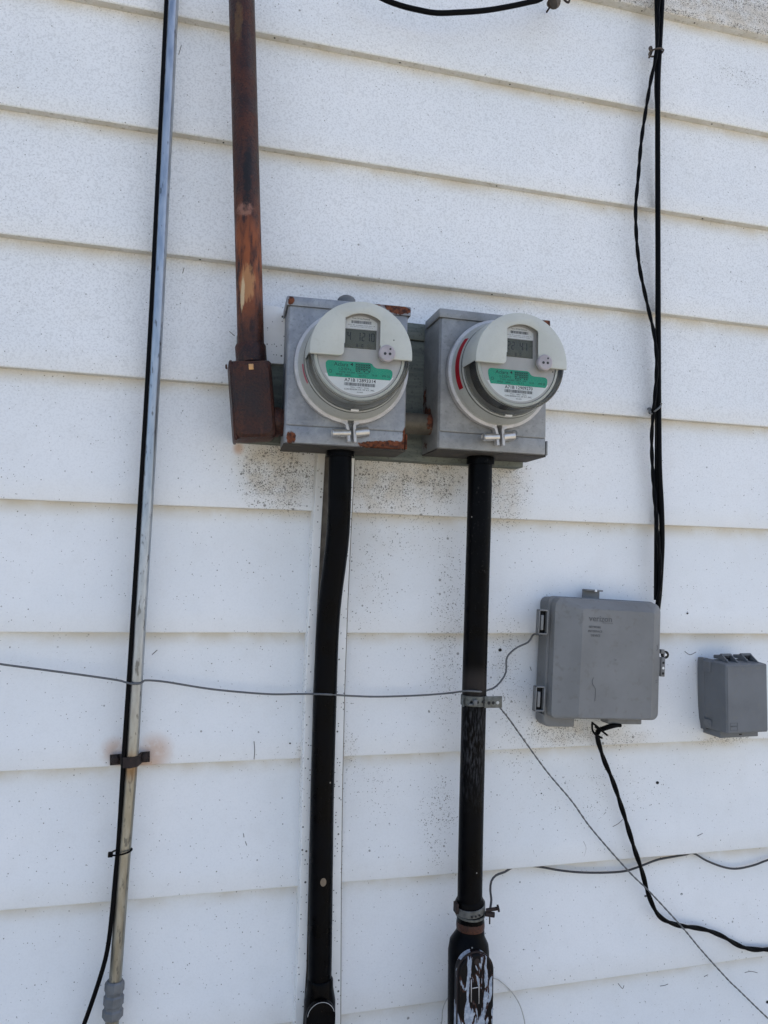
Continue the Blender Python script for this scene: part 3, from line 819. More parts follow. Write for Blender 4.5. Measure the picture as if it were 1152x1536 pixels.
bm = bmesh.new(); bm_tube(bm, [loc(a), loc(a.lerp(b, .45)), loc(a.lerp(b, .46)), loc(b)], [.0235, .0235, .0215, .0215], 28); finish('nipple', bm, M_RUST, t, auto=.6)

# ------------------------------------------------------------------ galvanised pipe on the left with cable, tie and strap
M_EMT = galv('thin_wall_steel_conduit', [(P(185, 1300, .03), (.05, .05, .3), .05)], (.42, .43, .44), (.60, .61, .62), .85, .30)
def emt():
    m = NT('aged_thin_wall_conduit')
    v = m.noise(40, 5, vec=m.scale((3, 3, .7))); f = m.noise(300, 3)
    sep = m.n('ShaderNodeSeparateXYZ'); m.t.links.new(m.pos, sep.inputs[0])
    low = m.ramp(sep.outputs['Z'], 1.45, 1.15)
    col = m.mix(m.ramp(v, .3, .7), (.29, .32, .355), (.42, .45, .48))
    col = m.mix(low, col, m.mix(m.ramp(v, .3, .7), (.22, .21, .175), (.33, .32, .275)))
    col = m.mix(m.mul(m.ramp(m.noise(75, 4, vec=m.scale((2, 2, .6))), .60, .68), .75), col, (.09, .09, .085))
    c = P(195, 1150, .03); col = m.mix(m.mul(m.ell(c, (.03, .05, .03)), .8), col, (.20, .11, .04))
    m.bump(f, .12, .0005)
    return m.out(col, m.ramp(v, .3, .7, .28, .42), .8)
M_EMT = emt()
t = empty('steel_conduit', P(170, 1500, .02), label='thin galvanised conduit on the left with a grey fitting at its foot', cat='pipe')
TL = t.location
ax = [P(261.5, -40, .022), P(247.5, 250, .022), P(232, 560, .022), P(208.5, 960, .022), P(198, 1135, .022), P(186, 1290, .022), P(172.5, 1475, .022)]
tube('pipe', [loc(p) for p in ax], .0092, M_EMT, t, 28, step=.03)
f0, f1 = P(172.5, 1470, .022), P(168.5, 1528, .022)
rr = [(.0, .0115), (.04, .0135), (.10, .0142), (.26, .0142), (.30, .0128), (.36, .0126), (.40, .0145), (.62, .0145), (.66, .0128), (.72, .0128), (.76, .0150), (.94, .0150), (1.0, .0110)]
bm = bmesh.new(); bm_tube(bm, [loc(f0.lerp(f1, u)) for u, _ in rr], [r for _, r in rr], 8)
finish('compression_fitting', bm, M_GREYFIT, t, auto=.5)
tube('pipe_end', [loc(P(168.6, 1520, .022)), loc(P(166, 1600, .022))], .0098, M_EMT, t, 24, smooth_path=False)
cb = [P(251.5, -40, .026), P(237.5, 250, .026), P(221.5, 560, .026), P(197, 960, .026), P(185.5, 1135, .026), P(178, 1260, .026), P(173.5, 1310, .027), P(168, 1370, .027), P(161, 1425, .026), P(149, 1470, .024), P(127, 1534, .02), P(105, 1590, .02)]
o = tube('coaxial_cable', cb, .0033, M_CABLE, None, 12, step=.012)
tag(o, 'thin black cable running down the left side of the galvanised conduit', 'cable')
# cable tie
c = P(183, 1278, .024)
bm = bmesh.new()
ring = [c+Vector((math.cos(a)*.0150-.001, -math.sin(a)*.0125-.001, .0022*math.cos(a)+.001)) for a in [2*PI*i/28 for i in range(29)]]
bm_tube(bm, ring, .0014, 6)
o = empty('cable_tie', c, label='black cable tie binding the cable to the galvanised conduit', cat='cable tie')
finish('strap', bm, M_CABLE, None, auto=.8).parent = o
o.children[0].matrix_parent_inverse = Matrix.Translation(-c)
bm = bmesh.new(); bm_box(bm, -.0195, -.0125, -.0075, -.001, -.0045, .0025, .0008); h = finish('buckle', bm, M_CABLE, o, auto=.6)
# pipe strap (two-hole, heavily rusted)
M_STRAP = simple('black_rust', (.020, .012, .010), .75, .1, var=.4, vs=150, bump=.6, dirt=(.07, .02, .01))
c = P(196, 1136, .0); t = empty('pipe_strap', c, (0, -.05, 0), label='rusted black two-ear strap holding the galvanised conduit to the siding', cat='pipe clamp')
bm = bmesh.new()
path = [(-.029, -.006), (-.0145, -.006), (-.0125, -.016), (-.009, -.029), (0, -.0345), (.009, -.029), (.0125, -.016), (.0145, -.006), (.026, -.006)]
path = [(x*1.06+.001, y) for x, y in path]
L = []
for i, (x, y) in enumerate(path):
    a = path[max(0, i-1)]; b = path[min(len(path)-1, i+1)]; d = Vector((b[0]-a[0], b[1]-a[1])).normalized(); nn = Vector((-d.y, d.x))*.0012
    L.append([bm.verts.new((x+nn.x*s, y+nn.y*s, z)) for s, z in ((1.6, -.0078), (1.6, .0078), (-1, .0078), (-1, -.0078))])
for A, B in zip(L, L[1:]):
    for j in range(4): bm.faces.new((A[j], A[(j+1) % 4], B[(j+1) % 4], B[j]))
bm.faces.new(L[0]); bm.faces.new(L[-1][::-1]); finish('band', bm, M_STRAP, t, auto=.9)
for s in (-.022, .021):
    lathe('screw', [(0, -.0140), (.0055, -.012), (.0070, -.009), (.0070, -.005)], M_STRAP, t, 6, cx=s, cz=.0005)

# ------------------------------------------------------------------ white channel trim and black conduits
t = empty('channel_trim', P(480, 1530, .0), label='white vertical channel trim let into the siding behind the left black conduit', cat='trim')
TL = t.location
M_SHADE = simple('painted_shade_brown', (.12, .105, .085), .7, var=.3, vs=40, dirt=(.06, .05, .04))  # dark brown that paints in the shade within and beside the trim
def vstrip(name, pl_, pr_, d, th, mat):
    """strip between two px polylines, standing d off the wall plane, th thick"""
    bm = bmesh.new(); n = len(pl_); F = []; B = []
    for (a, b) in zip(pl_, pr_):
        pa, pb = loc(P(a[0], a[1], d)), loc(P(b[0], b[1], d))
        F.append((bm.verts.new(pa), bm.verts.new(pb)))
        B.append((bm.verts.new(pa+Vector((0, th, 0))), bm.verts.new(pb+Vector((0, th, 0)))))
    for i in range(n-1):
        bm.faces.new((F[i][0], F[i][1], F[i+1][1], F[i+1][0])); bm.faces.new((B[i][0], B[i+1][0], B[i+1][1], B[i][1]))
        bm.faces.new((F[i][0], F[i+1][0], B[i+1][0], B[i][0])); bm.faces.new((F[i][1], B[i][1], B[i+1][1], F[i+1][1]))
    for k_ in (0, n-1): bm.faces.new((F[k_][0], B[k_][0], B[k_][1], F[k_][1]))
    bmesh.ops.bevel(bm, geom=bm.edges[:], offset=.0006, segments=1, affect='EDGES')
    return finish(name, bm, mat, t, auto=.6)
YS = [676, 690, 780, 900, 1040, 1175, 1330, 1450, 1580]
LE = [477, 476, 470.5, 464.5, 458, 454, 450.5, 446.5, 440]
LI = [488.5, 487.5, 482.5, 476.5, 470, 466.5, 463, 460, 452]
RI = [527, 526.5, 522, 513, 506.5, 502, 499.5, 498, 496]
RO = [533, 532, 527, 521.5, 516.5, 513.5, 511.5, 511, 510.5]
vstrip('left_flange', list(zip(LE, YS)), list(zip(LI, YS)), .021, .038, M_TRIM)
vstrip('left_shade_strip', [(x-1.6, y) for x, y in zip(LE, YS)], [(x+1, y) for x, y in zip(LE, YS)], .006, .012, M_SHADE)  # added dark strip, paints the soft shade left of the flange
vstrip('right_shade_strip', [(x-1, y) for x, y in zip(RO, YS)], [(x+1.1, y) for x, y in zip(RO, YS)], .0035, .012, M_SHADE)  # added dark strip, same painted shade along the right flange
vstrip('right_flange', list(zip([r-3 for r in RI], YS)), list(zip(RO, YS)), .012, .030, M_TRIM)
vstrip('channel_back', [(x-2, y) for x, y in zip(LI, YS)], [(x+2, y) for x, y in zip(RI, YS)], .0032, .012, M_SHADE)  # back of the channel, shade next to the conduit put into its colour

t = empty('black_conduit', P(480, 1530, .03), label='left black conduit, bent back to the wall inside the white trim', cat='pipe', group='black conduits under the meter boxes')
TL = t.location
tube('pipe', [loc(p) for p in (P(510.5, 676, .062), P(509.5, 740, .061), P(507, 800, .056), P(501.5, 850, .050), P(495.5, 895, .044), P(491, 950, .040), P(487.8, 1040, .038), P(483.5, 1190, .037), P(481.5, 1330, .036), P(480, 1440, .036), P(479, 1485, .036))], .0186, M_BLACK, t, 32, step=.015)
bm = bmesh.new(); q = [(1466, .0188), (1469, .0205), (1480, .0208), (1500, .0245), (1600, .0245)]
bm_tube(bm, [loc(P(480-.012*(y-1466), y, .037)) for y, r in q], [r for y, r in q], 32); body = finish('elbow_body', bm, M_BLACK, t, auto=.7)
cpos = P(480.5, 1555, .066)
poly = arc_pts(.0225, 0, PI, 18, 0, .030)+[(-.0225, -.05), (.0225, -.05)]
cv = prism('cover_plate', poly, -.0015, .006, M_BLACK, body, .0012); cv.location = loc(cpos)
tube('worn_edge', [(x, -.0012, z) for x, z in arc_pts(.0208, .25, PI*.97, 18, 0, .030)], .0006, M_WIREWH, cv, 5, smooth_path=False)
o = lathe('bare_spot', [(0, -.0004), (.0048, 0)], simple('worn_brown_spot', (.16, .12, .08), .6), t, 16); c = P(485, 1323.5, .0552); o.location = loc(c); o.scale = (1, 1, 1.35)

bm = bmesh.new(); bm_tube(bm, [loc(P(510.5, 676, .062)), loc(P(510.3, 685, .062))], .0225, 20); finish('locknut', bm, M_BLACK, t, auto=.7)
t = empty('black_conduit', P(705, 1530, .05), label='right black conduit with a ground clamp halfway and a peeling elbow cover at its foot', cat='pipe', group='black conduits under the meter boxes')
TL = t.location
bm = bmesh.new(); bm_tube(bm, [loc(P(720.6, 686, .056)), loc(P(720.5, 697, .056))], .0235, 20); finish('locknut', bm, M_BLACK, t, auto=.7)
tube('pipe', [loc(p) for p in (P(720.5, 690, .056), P(719, 760, .056), P(715, 900, .055), P(711, 1048, .054), P(706.5, 1240, .053), P(704.5, 1360, .052))], .0203, M_BLACK, t, 32, step=.02)
bm = bmesh.new()
q = [(704, 1345, .0205), (704.5, 1350, .0232), (705, 1368, .0232), (705.5, 1372, .0225), (706, 1392, .0222), (705, 1400, .024), (703.5, 1412, .0315), (702.8, 1425, .0335), (702, 1620, .0335)]
bm_tube(bm, [loc(P(x, y, .050)) for x, y, r in q], [r for x, y, r in q], 36)
for v in bm.verts:                       # elbow body: flatter across than a pipe
    pass
body = finish('elbow_body', bm, M_BLACK, t, auto=.8)
c = P(714, 1520, .098)
poly = arc_pts(.0290, 0, PI, 22, 0, .060)+[(-.0290, -.09), (.0290, -.09)]
poly2 = arc_pts(.0265, 0, PI, 22, 0, .060)+[(-.0265, -.09), (.0265, -.09)]
cv = loft('cover_plate', [(poly, .020), (poly, .0015), (poly2, 0)], M_PEEL, body); cv.location = loc(c)
gk = loft('gasket', [(arc_pts(.0302, 0, PI, 22, 0, .0605)+[(-.0302, -.09), (.0302, -.09)], .008), (arc_pts(.0302, 0, PI, 22, 0, .0605)+[(-.0302, -.09), (.0302, -.09)], .004)], M_STRAP, cv)
# raised mark cast in the cover
for pts in (((-.0090, .052), (-.0082, .018)), ((.0040, .052), (.0046, .014)), ((-.0070, .0385), (.0030, .0390))):
    tube('cast_mark', [(x, -.0001, z) for x, z in pts], .0008, M_RINGM, cv, 6, smooth_path=False)
lathe('cover_screw', [(0, -.0012), (.0045, -.0008), (.0052, .001)], M_STRAP, cv, 12, cz=.078)
lathe('rust_collar', [(.0229, 0), (.0234, .004), (.0229, .012)], M_RUST, body, 30).rotation_euler = (PI/2, 0, 0)
body.children[-1].location = loc(P(705.5, 1392, .050))

# ground clamps -----------------------------------------------------
def ring_band(name, c, r, h, tilt, mat, parent, th=.0014, ra=None, n=40):
    bm = bmesh.new()
    prof = [(r, -h/2), (r+th, -h/2+.0004), (r+th, h/2-.0004), (r, h/2)]
    bm_lathe(bm, prof, n)
    o = finish(name, bm, mat, parent, auto=.5); o.rotation_euler = (PI/2+tilt[0], tilt[1], 0); o.location = c; return o
c = P(710.8, 1050, .0545)
t = empty('ground_clamp', c, (0, 0, 0), label='corroded perforated ground clamp halfway up the right black conduit', cat='clamp', group='ground clamps on the right black conduit')
TL = c
ring_band('band', (0, 0, 0), .0205, .0165, (-.03, .03), M_STEELDK, t)
b = bmesh.new()
bm_box(b, .0100, .0410, -.0225, -.0208, -.0095, .0095, .0006)
finish('perforated_ear', b, M_STEELDK, t, auto=.6)
for x in (.0175, .0250, .0330):
    lathe('punched_hole', [(0, -.0228), (.0027, -.0228), (.0027, -.0220)], M_DARK if x != .033 else M_WIREWH, t, 14, cx=x, cz=-.0012)
for x in (-.012, -.002, .008):
    lathe('punched_hole', [(0, -.0232 if abs(x) < .01 else -.0200), (.0023, -.0230 if abs(x) < .01 else -.0198), (.0023, -.019)], M_DARK, t, 14, cx=x, cz=0)
b = bmesh.new(); bm_box(b, -.011, -.0045, -.0275, -.0210, -.0045, .0050, .001); bm_box(b, -.018, -.0085, -.0245, -.0190, -.0045, -.0015, .0006); finish('screw_block', b, M_WIRE, t, auto=.6)
b = bmesh.new(); bm_tube(b, [Vector((-.0225, -.008, .004)), Vector((-.0245, -.010, -.002)), Vector((-.0225, -.012, -.008))], .0022, 8); finish('band_hook', b, M_STEELDK, t, auto=.8)

c = P(705, 1359, .051)
t = empty('ground_clamp', c, (0, 0, 0), label='tilted ground clamp around the neck of the right conduit above its elbow', cat='clamp', group='ground clamps on the right black conduit')
ring_band('band', (0, 0, 0), .0236, .0125, (.16, -.12), simple('pale_zinc_band', (.13, .135, .13), .5, .4, var=.3, vs=120, dirt=(.08, .05, .04)), t)
ring_band('lower_band', (.0005, 0, -.011), .0231, .004, (.12, .0), M_STEELDK, t)
for x, z in ((-.006, -.0065), (.0005, -.0062), (.007, -.005)):
    lathe('punched_hole', [(0, -.0258), (.0016, -.0256), (.0016, -.022)], M_DARK, t, 12, cx=x, cz=z)
b = bmesh.new()
bm_tube(b, [Vector((.020, -.020, .000)), Vector((.038, -.024, .003))], .0030, 8)
bm_tube(b, [Vector((.038, -.024, .003)), Vector((.0405, -.0245, .0035))], .0058, 8)
bm_tube(b, [Vector((.020, -.018, -.006)), Vector((.034, -.021, -.008))], .0045, 8)
bm_tube(b, [Vector((.0265, -.020, -.006)), Vector((.0265, -.020, -.022))], .0012, 6)
finish('clamp_screw', b, M_STRAP, t, auto=.8)
b = bmesh.new(); bm_box(b, -.0285, -.0235, -.012, .002, -.006, .010, .001); finish('clamp_ear', b, M_STRAP, t, auto=.6)

# ------------------------------------------------------------------ wires
gw = [P(-60, 986, .006), P(0, 996, .006), P(60, 1004, .006), P(120, 1012, .008), P(175, 1020, .012), P(190, 1024, .028), P(201, 1026, .0345), P(211, 1025, .031), P(215.5, 1021.5, .020), P(222, 1020.5, .010), P(250, 1023, .005), P(320, 1034, .006), P(400, 1041, .006), P(445, 1041, .012),
      P(470, 1041, .045), P(488, 1041.5, .0585), P(506, 1042.5, .046), P(530, 1044, .02), P(570, 1045, .008), P(630, 1043, .010), P(670, 1040, .028), P(690, 1037.5, .052), P(699, 1036.5, .074), P(712, 1037, .0785), P(722, 1037.5, .072), P(732, 1035, .040), P(742, 1031, .02), P(752, 1021, .010), P(759, 1008, .007), P(759.5, 990, .006),
      P(764, 981, .006), P(776, 971, .006), P(792, 963.5, .005), P(798, 955, .006), P(802, 951, .012), P(812, 953, .024)]
o = tube('ground_wire', gw, .00165, M_WIRE, None, 8, step=.006)
tag(o, 'thin grey wire crossing the whole wall from the left edge to the large grey box', 'wire')
tw = [P(749, 1060, .045), P(755, 1068, .035), P(766.7, 1083, .018), P(817.7, 1154, .010), P(857, 1201, .008), P(888, 1244, .008), P(943, 1307, .010), P(974.7, 1338, .014), P(1021.7, 1389, .018), P(1053, 1426.5, .012), P(1092, 1469.6, .010), P(1108, 1485, .008), P(1152, 1527.7, .008), P(1200, 1572, .008)]
o = empty('stranded_wire', tw[0], label='thin grey twisted wire running diagonally from the ground clamp to the lower right corner', cat='wire'); TL = tw[0]
for q in strands([loc(p) for p in tw], .0006, .026, .003): 
    bm = bmesh.new(); bm_tube(bm, q, .00105, 6); finish('strand', bm, M_WIRE, o, auto=1.2)
lw = [P(735.5, 1362, .072), P(737, 1350, .060), P(735.5, 1335, .030), P(737, 1322, .016), P(744, 1313, .008), P(757, 1308, .002), P(765, 1303, -.006), P(772, 1300, -.012), P(785, 1297.5, -.012), P(797, 1298.5, -.007), P(815, 1301, -.006), P(840, 1305.5, -.006), P(870, 1308.5, -.006), P(905, 1309, -.005), P(935, 1307, -.006), P(956, 1301, -.006), P(985, 1290, -.006),
      P(1010, 1285, -.007), P(1030, 1281.5, -.010), P(1036, 1279, -.013), P(1043, 1281, -.009), P(1060, 1291, -.006), P(1085, 1300.5, -.005), P(1105, 1303, -.004), P(1130, 1298, -.004), P(1152, 1290, -.005), P(1200, 1275, -.005)]
o = tube('dark_wire', lw, .0019, M_WIREDK, None, 8, step=.006)
tag(o, 'dark wire looping out from under the low siding seam, clamped to the right conduit', 'wire')
pw = [P(640, 1600, .01), P(661, 1540, .01), P(664, 1515, .01), P(671, 1498, .008), P(690, 1478, .004), P(715, 1468, .004), P(740, 1467, .004), P(752, 1473, .004), P(766, 1486, .003), P(777, 1502, .002), P(784, 1520, .001), P(788, 1545, 0), P(786, 1590, 0)]
o = tube('pale_wire', pw, .0009, M_WIREWH, None, 6, step=.006)
tag(o, 'pale thin wire loop on the siding behind the peeling elbow', 'wire')

# cables at the right
def px_path(pts, d): return [P(x, y, dd if dd is not None else d) for (x, y, dd) in [(p[0], p[1], p[2] if len(p) > 2 else None) for p in pts]]
mc = px_path([(993.5, -50), (993, 0), (991, 40), (989, 78), (987, 120), (986.5, 200), (987, 400), (987.5, 520), (988, 612), (989, 700), (992, 760), (993, 810), (991.5, 850), (988.5, 895, .016), (984, 930, .014)], .016)
o = tube('black_cable', mc, .0049, M_CABLE, None, 14, step=.015); tag(o, 'straight thick black cable dropping into the top right of the large grey box', 'cable')
m2c = px_path([(983.5, -50), (984.5, 0), (985.5, 40), (986, 85), (984.5, 130, .010), (986, 200, .008), (986, 500, .008), (984, 900, .012)], .016)
o = tube('black_cable', m2c, .0040, M_CABLE, None, 12, step=.015); tag(o, 'black cable hidden behind the thick one, seen left of it at the top edge', 'cable')
tc = px_path([(989, -50, .024), (988, 0, .024), (986.5, 50, .024), (983, 88, .022), (976, 122), (968, 170), (962, 212), (957, 270), (953.5, 312), (955, 360), (959, 398), (963, 420), (972, 461), (981, 500, .020), (985, 538, .025), (983.5, 580, .024), (980, 618, .022), (977.5, 661), (979.5, 714), (984, 774, .022), (988, 820, .026), (990.5, 866, .025), (987, 900, .022), (981, 930, .016)], .013)
o = empty('twisted_cable', tc[0], label='thin twisted black cable bowing out left of the straight thick cable', cat='cable'); TL = tc[0]
for q in strands([loc(p) for p in tc], .0012, .078, .004):
    bm = bmesh.new(); bm_tube(bm, q, .0025, 10); finish('strand', bm, M_CABLE, o, auto=1.2)
dc = px_path([(930, 1088, .030), (918, 1089, .034), (905, 1093, .030), (896, 1097, .022), (896, 1106, .016), (901, 1125), (908, 1145), (919.7, 1173), (935.4, 1220.5), (951, 1271.5, .014), (962.9, 1306.8, .010), (972.7, 1342), (988.4, 1373.5), (1014, 1387), (1053, 1393.5), (1080.6, 1403), (1116, 1421.4), (1152, 1424.5), (1200, 1422)], .009)
o = empty('twisted_cable', dc[0], label='black twisted cable hanging from the large grey box and leaving at the lower right', cat='cable'); TL = dc[0]
for q in strands([loc(p) for p in dc], .0014, .088, .004):
    bm = bmesh.new(); bm_tube(bm, q, .0031, 10); finish('strand', bm, M_CABLE, o, auto=1.2)
for pts in (((888, 1084, .04), (896, 1090, .034), (905, 1098, .030), (911, 1103, .028)), ((889, 1096, .03), (894, 1103, .03), (899, 1105, .03), (903, 1107, .028)), ((888, 1086, .035), (889, 1096, .03), (895, 1103, .026), (900, 1096, .026), (893, 1090, .03))):
    tube('tie_end', [loc(P(*p)) for p in pts], .0018, M_CABLE, o, 8, step=.003)
# cable rings
def screw_ring(px, py, d, rot, label, mat):
    c = P(px, py, d); t = empty('cable_ring', c, rot, label, 'cable ring', 'wire rings holding the cables to the wall')
    pts = [Vector((.0115*math.cos(a), -.013*math.sin(a)+.002, .0062*math.cos(a)+.001*a/6)) for a in [PI*.35+2*PI*.93*i/30 for i in range(31)]]
    bm = bmesh.new(); bm_tube(bm, pts, .0018, 8); finish('ring', bm, mat, t, auto=1.2)
    bm = bmesh.new(); e_ = pts[-1]
    bm_tube(bm, spline([Vector((-.002, .024, .004)), Vector((-.006, .010, .004)), Vector((-.0150, -.002, .001)), Vector((-.0175, -.003, -.004)), Vector((-.014, -.003, -.0075)), Vector((-.009, -.002, -.003))], .003), .0021, 8); finish('shank', bm, mat, t, auto=1.2)
    return t
screw_ring(985, 78, .018, (0, .35, 0), 'upper rusty wire ring round the cables, near the top edge', simple('brown_wire', (.07, .055, .045), .5, .4))
screw_ring(984, 613, .018, (0, -.28, 0), 'lower grey wire ring round the cables, level with the meters', M_WIRE)
# top cable with its hanger
tcb = px_path([(530, -28), (570, -4), (600, 8), (628, 15), (655, 19.5), (690, 18.5), (725, 16), (760, 10.5), (795, 3), (812, -2), (830, -20)], .045)
o = tube('black_cable', tcb, .0046, M_CABLE, None, 12, step=.01); tag(o, 'black cable sagging across the top edge above the meters', 'cable')
c = P(825, 9, .03); t = empty('cable_hanger', c, label='rusty hanger with a wire hook at the top edge above the right meter', cat='hanger')
bm = bmesh.new(); bm_tube(bm, [Vector((-.006, -.02, -.012)), Vector((-.004, -.02, -.010)), Vector((.006, -.006, .010)), Vector((.010, .02, .020))], [.0078, .0088, .0060, .0050], 14); finish('insulator', bm, simple('rusty_brown_insulator', (.055, .042, .032), .6, var=.4), t, auto=.7)
bm = bmesh.new(); bm_tube(bm, spline([Vector((.010, .03, .015)), Vector((.007, -.012, .012)), Vector((.006, -.020, .004)), Vector((.010, -.022, -.005)), Vector((.017, -.020, -.006)), Vector((.020, -.018, .001))], .002), .0014, 8); finish('hook', bm, M_STRAP, t, auto=1.2); t.scale = (1.35, 1.35, 1.35)

# ------------------------------------------------------------------ large grey network box
c = P(915, 990, .062); c = Vector((c.x, 0, c.z))
nb = empty('network_box', c, (0, .042, 0), label='large grey plastic network interface box with a hinged lid at the end of the cables', cat='utility box')
w2, h2 = .1058, .1042
fl = .066
loft('back_shell', [(rrect(-w2+.001, w2-.004, -h2+.002, h2-.002, .012), .004), (rrect(-w2+.001, w2-.004, -h2+.002, h2-.002, .012), -.028)], M_NET, nb)
lid = loft('lid', [(rrect(-w2-.002, w2, -h2, h2, (.010, .012, .012, .012)), -.026), (rrect(-w2-.002, w2, -h2, h2, (.010, .012, .012, .012)), -.034),
                   (rrect(-w2+.002, w2-.001, -h2+.0005, h2-.0015, (.012, .014, .014, .010)), -.0345), (rrect(-w2+.003, w2-.001, -h2+.001, h2-.002, (.012, .016, .016, .010)), lambda x, z: -.050-.004*min(1, max(0, (h2-z)/(2*h2)))),
                   (rrect(-.060, .080, -h2+.006, h2-.018, (.004, .004, .004, .004)), -fl-.003)], M_NET, nb, auto=.12)
# moulded lettering on the lid
yy = -fl-.0032
text('lettering', 'verizon', .0095, -.026, .0705, yy, M_NETDK, lid, .044, .0004)
box('lettering_rule', -.022, -.002, yy-.0003, yy, .0635, .0641, M_NETDK, lid, 0)
for i, s_ in enumerate(('NETWORK', 'INTERFACE', 'DEVICE')):
    text('lettering', s_, .0040, -.0360+.001*i, .0560-i*.0072, yy, M_NETDK, lid, (.0230, .0270, .0180)[i], .0003)
for pts in (((-.0345, -.030), (-.0370, -.037), (-.0340, -.044), (-.0300, -.050), (-.0300, -.070)), ((.0055, .001), (.0085, .0015))):
    tube('scratch', [(x, yy, z) for x, z in pts], .0005, M_NETDK, lid, 5, step=.003)
text('lettering', 'N D', .010, .0905, .024, -.0605, M_NETDK, lid, .008, .0003)
tube('scratch', [(.085, -.0625, -.036), (.097, -.060, -.032)], .0005, M_NETDK, lid, 5, smooth_path=False)
tube('scratch', [(.085, -.0625, -.040), (.096, -.060, -.036)], .0005, M_NETDK, lid, 5, smooth_path=False)
# hinges on the left
for zc, qx, qy in ((.0800, 813.5, 933), (-.0560, 808.5, 1048)):
    hx = P(qx, qy, .05).x-c.x; zc = P(qx, qy, .05).z-c.z; hx, zc = hx+zc*-.042, zc+hx*.042
    hg = empty('hinge', (hx, -.048, zc)); hg.parent = nb
    b = bmesh.new()
    for (a0, a1, z0, z1) in ((-.0090, -.0065, -.0230, .0230), (.0085, .0110, -.0230, .0230), (-.0090, .0110, .0205, .0230), (-.0090, .0110, -.0230, -.0205)):
        bm_box(b, a0, a1, -.005, .006, z0, z1, .0008)
    finish('hinge_frame', b, M_NET, hg, auto=.6)
    box('hinge_pin', -.0040, .0015, -.0045, .002, -.0150, .0130, M_NET, hg, .001)
    box('hinge_recess', -.0066, .0086, .003, .005, -.0206, .0206, M_DARK, hg, 0)
    hg.scale = (.9, 1, .92)
# top mounting tab
b = bmesh.new(); bm_box(b, -.029, .0050, -.010, -.0065, h2-.004, h2+.0155, .001); bm_box(b, -.029, .0050, -.022, -.0065, h2+.0125, h2+.0155, .001); finish('mounting_tab', b, M_NET, nb, auto=.6)
lathe('tab_hole', [(0, -.0235), (.0022, -.0233), (.0022, -.020)], M_WHITE, nb, 12, cx=-.010, cz=h2+.0135)
# lower feet
loft('lower_foot', [(rrect(-.108, -.047, -h2-.0170, -h2+.004, (.002, .001, .001, .012)), -.006), (rrect(-.108, -.047, -h2-.0170, -h2+.004, (.002, .001, .001, .012)), -.032), (rrect(-.106, -.049, -h2-.0155, -h2+.004, (.002, .001, .001, .012)), -.034)], M_NET, nb)
loft('lower_foot', [(rrect(.020, .088, -h2-.0115, -h2+.004, .002), -.006), (rrect(.020, .088, -h2-.0115, -h2+.004, .002), -.030), (rrect(.022, .086, -h2-.0100, -h2+.004, .002), -.032)], M_NET, nb)
# padlock hasp on the right
hp = P(993.5, 997, .03); lt = empty('hasp', (hp.x-c.x+.001, -.030, hp.z-c.z)); lt.parent = nb
ring_band('hasp_eye', (.0040, 0, .0235), .0042, .005, (-PI/2, 0), M_DARK, lt, .0030, n=24)
lathe('hasp_pin', [(0, -.003), (.0024, -.0028), (.0028, 0)], M_WHITE, lt, 12, cx=.004, cz=.0235)
b = bmesh.new(); bm_box(b, -.016, -.004, -.0010, .003, -.0120, .0190, .001); bm_box(b, -.005, .0035, -.0030, .003, -.0160, .0190, .001); bm_box(b, -.006, .0015, -.0030, .003, .0250, .0330, .001); finish('hasp_plate', b, M_NET, lt, auto=.6)
for z_ in (-.010, -.0005, .009): lathe('hasp_hole', [(0, -.0034), (.0023, -.0034), (.0023, -.002)], M_DARK if z_ != -.0005 else M_WHITE, lt, 12, cx=-.0005, cz=z_)

# ------------------------------------------------------------------ small grey box at the right edge
c = P(1120, 1048, .066); c = Vector((c.x, 0, c.z))
sb = empty('junction_box', c, (0, -.012, 0), label='small blue-grey plastic junction box at the right edge with two loops on top', cat='utility box')
w2, h2 = .0445, .0610
loft('cover', [(rrect(-w2-.003, w2+.003, -h2-.001, h2+.004, .004), -.012), (rrect(-w2-.002, w2+.002, -h2, h2+.003, .004), -.040), (rrect(-w2, w2, -h2, h2+.001, .003), -.0655), (rrect(-w2+.0015, w2-.0015, -h2+.0015, h2-.0005, .003), -.067)], M_SMALL, sb)
cvp = loft('cover_panel', [(rrect(-w2+.003, w2-.002, -h2+.003, h2-.003, .002), -.0668), (rrect(-w2+.003, w2-.002, -h2+.003, h2-.003, .002), -.0678)], M_SMALL, sb)
b = bmesh.new(); bm_prism(b, [(-w2-.004, -h2+.016), (-w2-.004, h2-.002), (-w2-.003, h2+.006), (-w2+.006, h2+.006), (-w2+.006, -h2-.004), (-w2-.002, -h2-.004), (-w2-.0025, -h2+.008)], -.012, .006, .001)
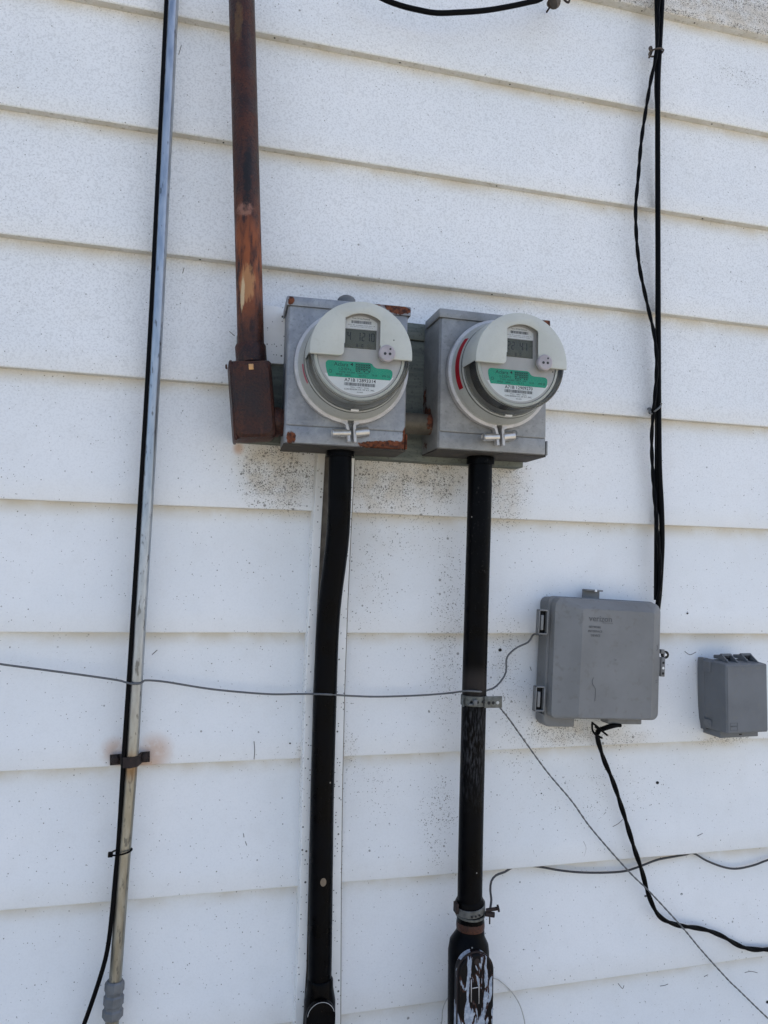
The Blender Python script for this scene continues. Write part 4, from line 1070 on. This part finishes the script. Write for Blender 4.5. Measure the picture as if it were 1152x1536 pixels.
bm_prism(b, [(-w2-.0060, h2-.018), (-w2-.0060, h2+.001), (-w2+.004, h2+.006), (-w2+.004, h2-.018)], -.030, -.012, .001)
bm_prism(b, [(-w2-.0060, -h2+.018), (-w2-.0060, -h2+.010), (-w2-.002, -h2+.001), (-w2+.002, -h2+.001), (-w2+.002, -h2+.014)], -.030, -.012, .001)
finish('back_plate', b, M_SMALL, sb, auto=.6)
box('bottom_lip', -w2+.003, w2-.004, -.046, .004, -h2-.0125, -h2+.001, M_SMALL, sb, .001)
box('lip_slot', -.0010, .0050, -.0464, -.044, -h2-.0085, -h2-.0062, M_DARK, sb, 0)
for x in (-.0265, .0165):
    lp = empty('hinge_loop', (x, 0, 0)); lp.parent = sb
    b = bmesh.new()
    for s in (0, .0195):
        b2 = bmesh.new()
        vsx = [(-.028, h2+.014), (-.034, h2+.016), (-.052, h2+.004), (-.060, h2-.001), (-.045, h2-.001), (-.028, h2+.002)]
        A = [b.verts.new((s-.0010, y, z)) for y, z in vsx]; B = [b.verts.new((s+.0014, y, z)) for y, z in vsx]
        b.faces.new(A); b.faces.new(B[::-1])
        for i in range(len(vsx)): j = (i+1) % len(vsx); b.faces.new((A[i], B[i], B[j], A[j]))
        b2.free()
    bm_box(b, -.001, .0209, -.0360, -.0300, h2+.0120, h2+.0165, .001)
    bm_box(b, -.001, .0209, -.030, -.012, h2+.006, h2+.0125, .001)
    finish('loop_frame', b, M_SMALL, lp, auto=.5)
    box('loop_slot', .0045, .0150, -.0372, -.0358, h2+.0066, h2+.0120, M_DARK, lp, 0)
b = bmesh.new()
yy = -.0680
for r in ((-.0375, -.0215, -.0425, -.0420), (-.0375, -.0215, -.0555, -.0550), (-.0375, -.0370, -.0555, -.0420), (-.0220, -.0215, -.0555, -.0420)): bm_box(b, r[0], r[1], yy-.0002, yy+.0003, r[2], r[3])
finish('label_frame', b, M_NETDK, cvp)
text('lettering', 'SIECOR', .0024, -.0300, -.0480, yy+.0001, M_NETDK, cvp, .0130, .0003)
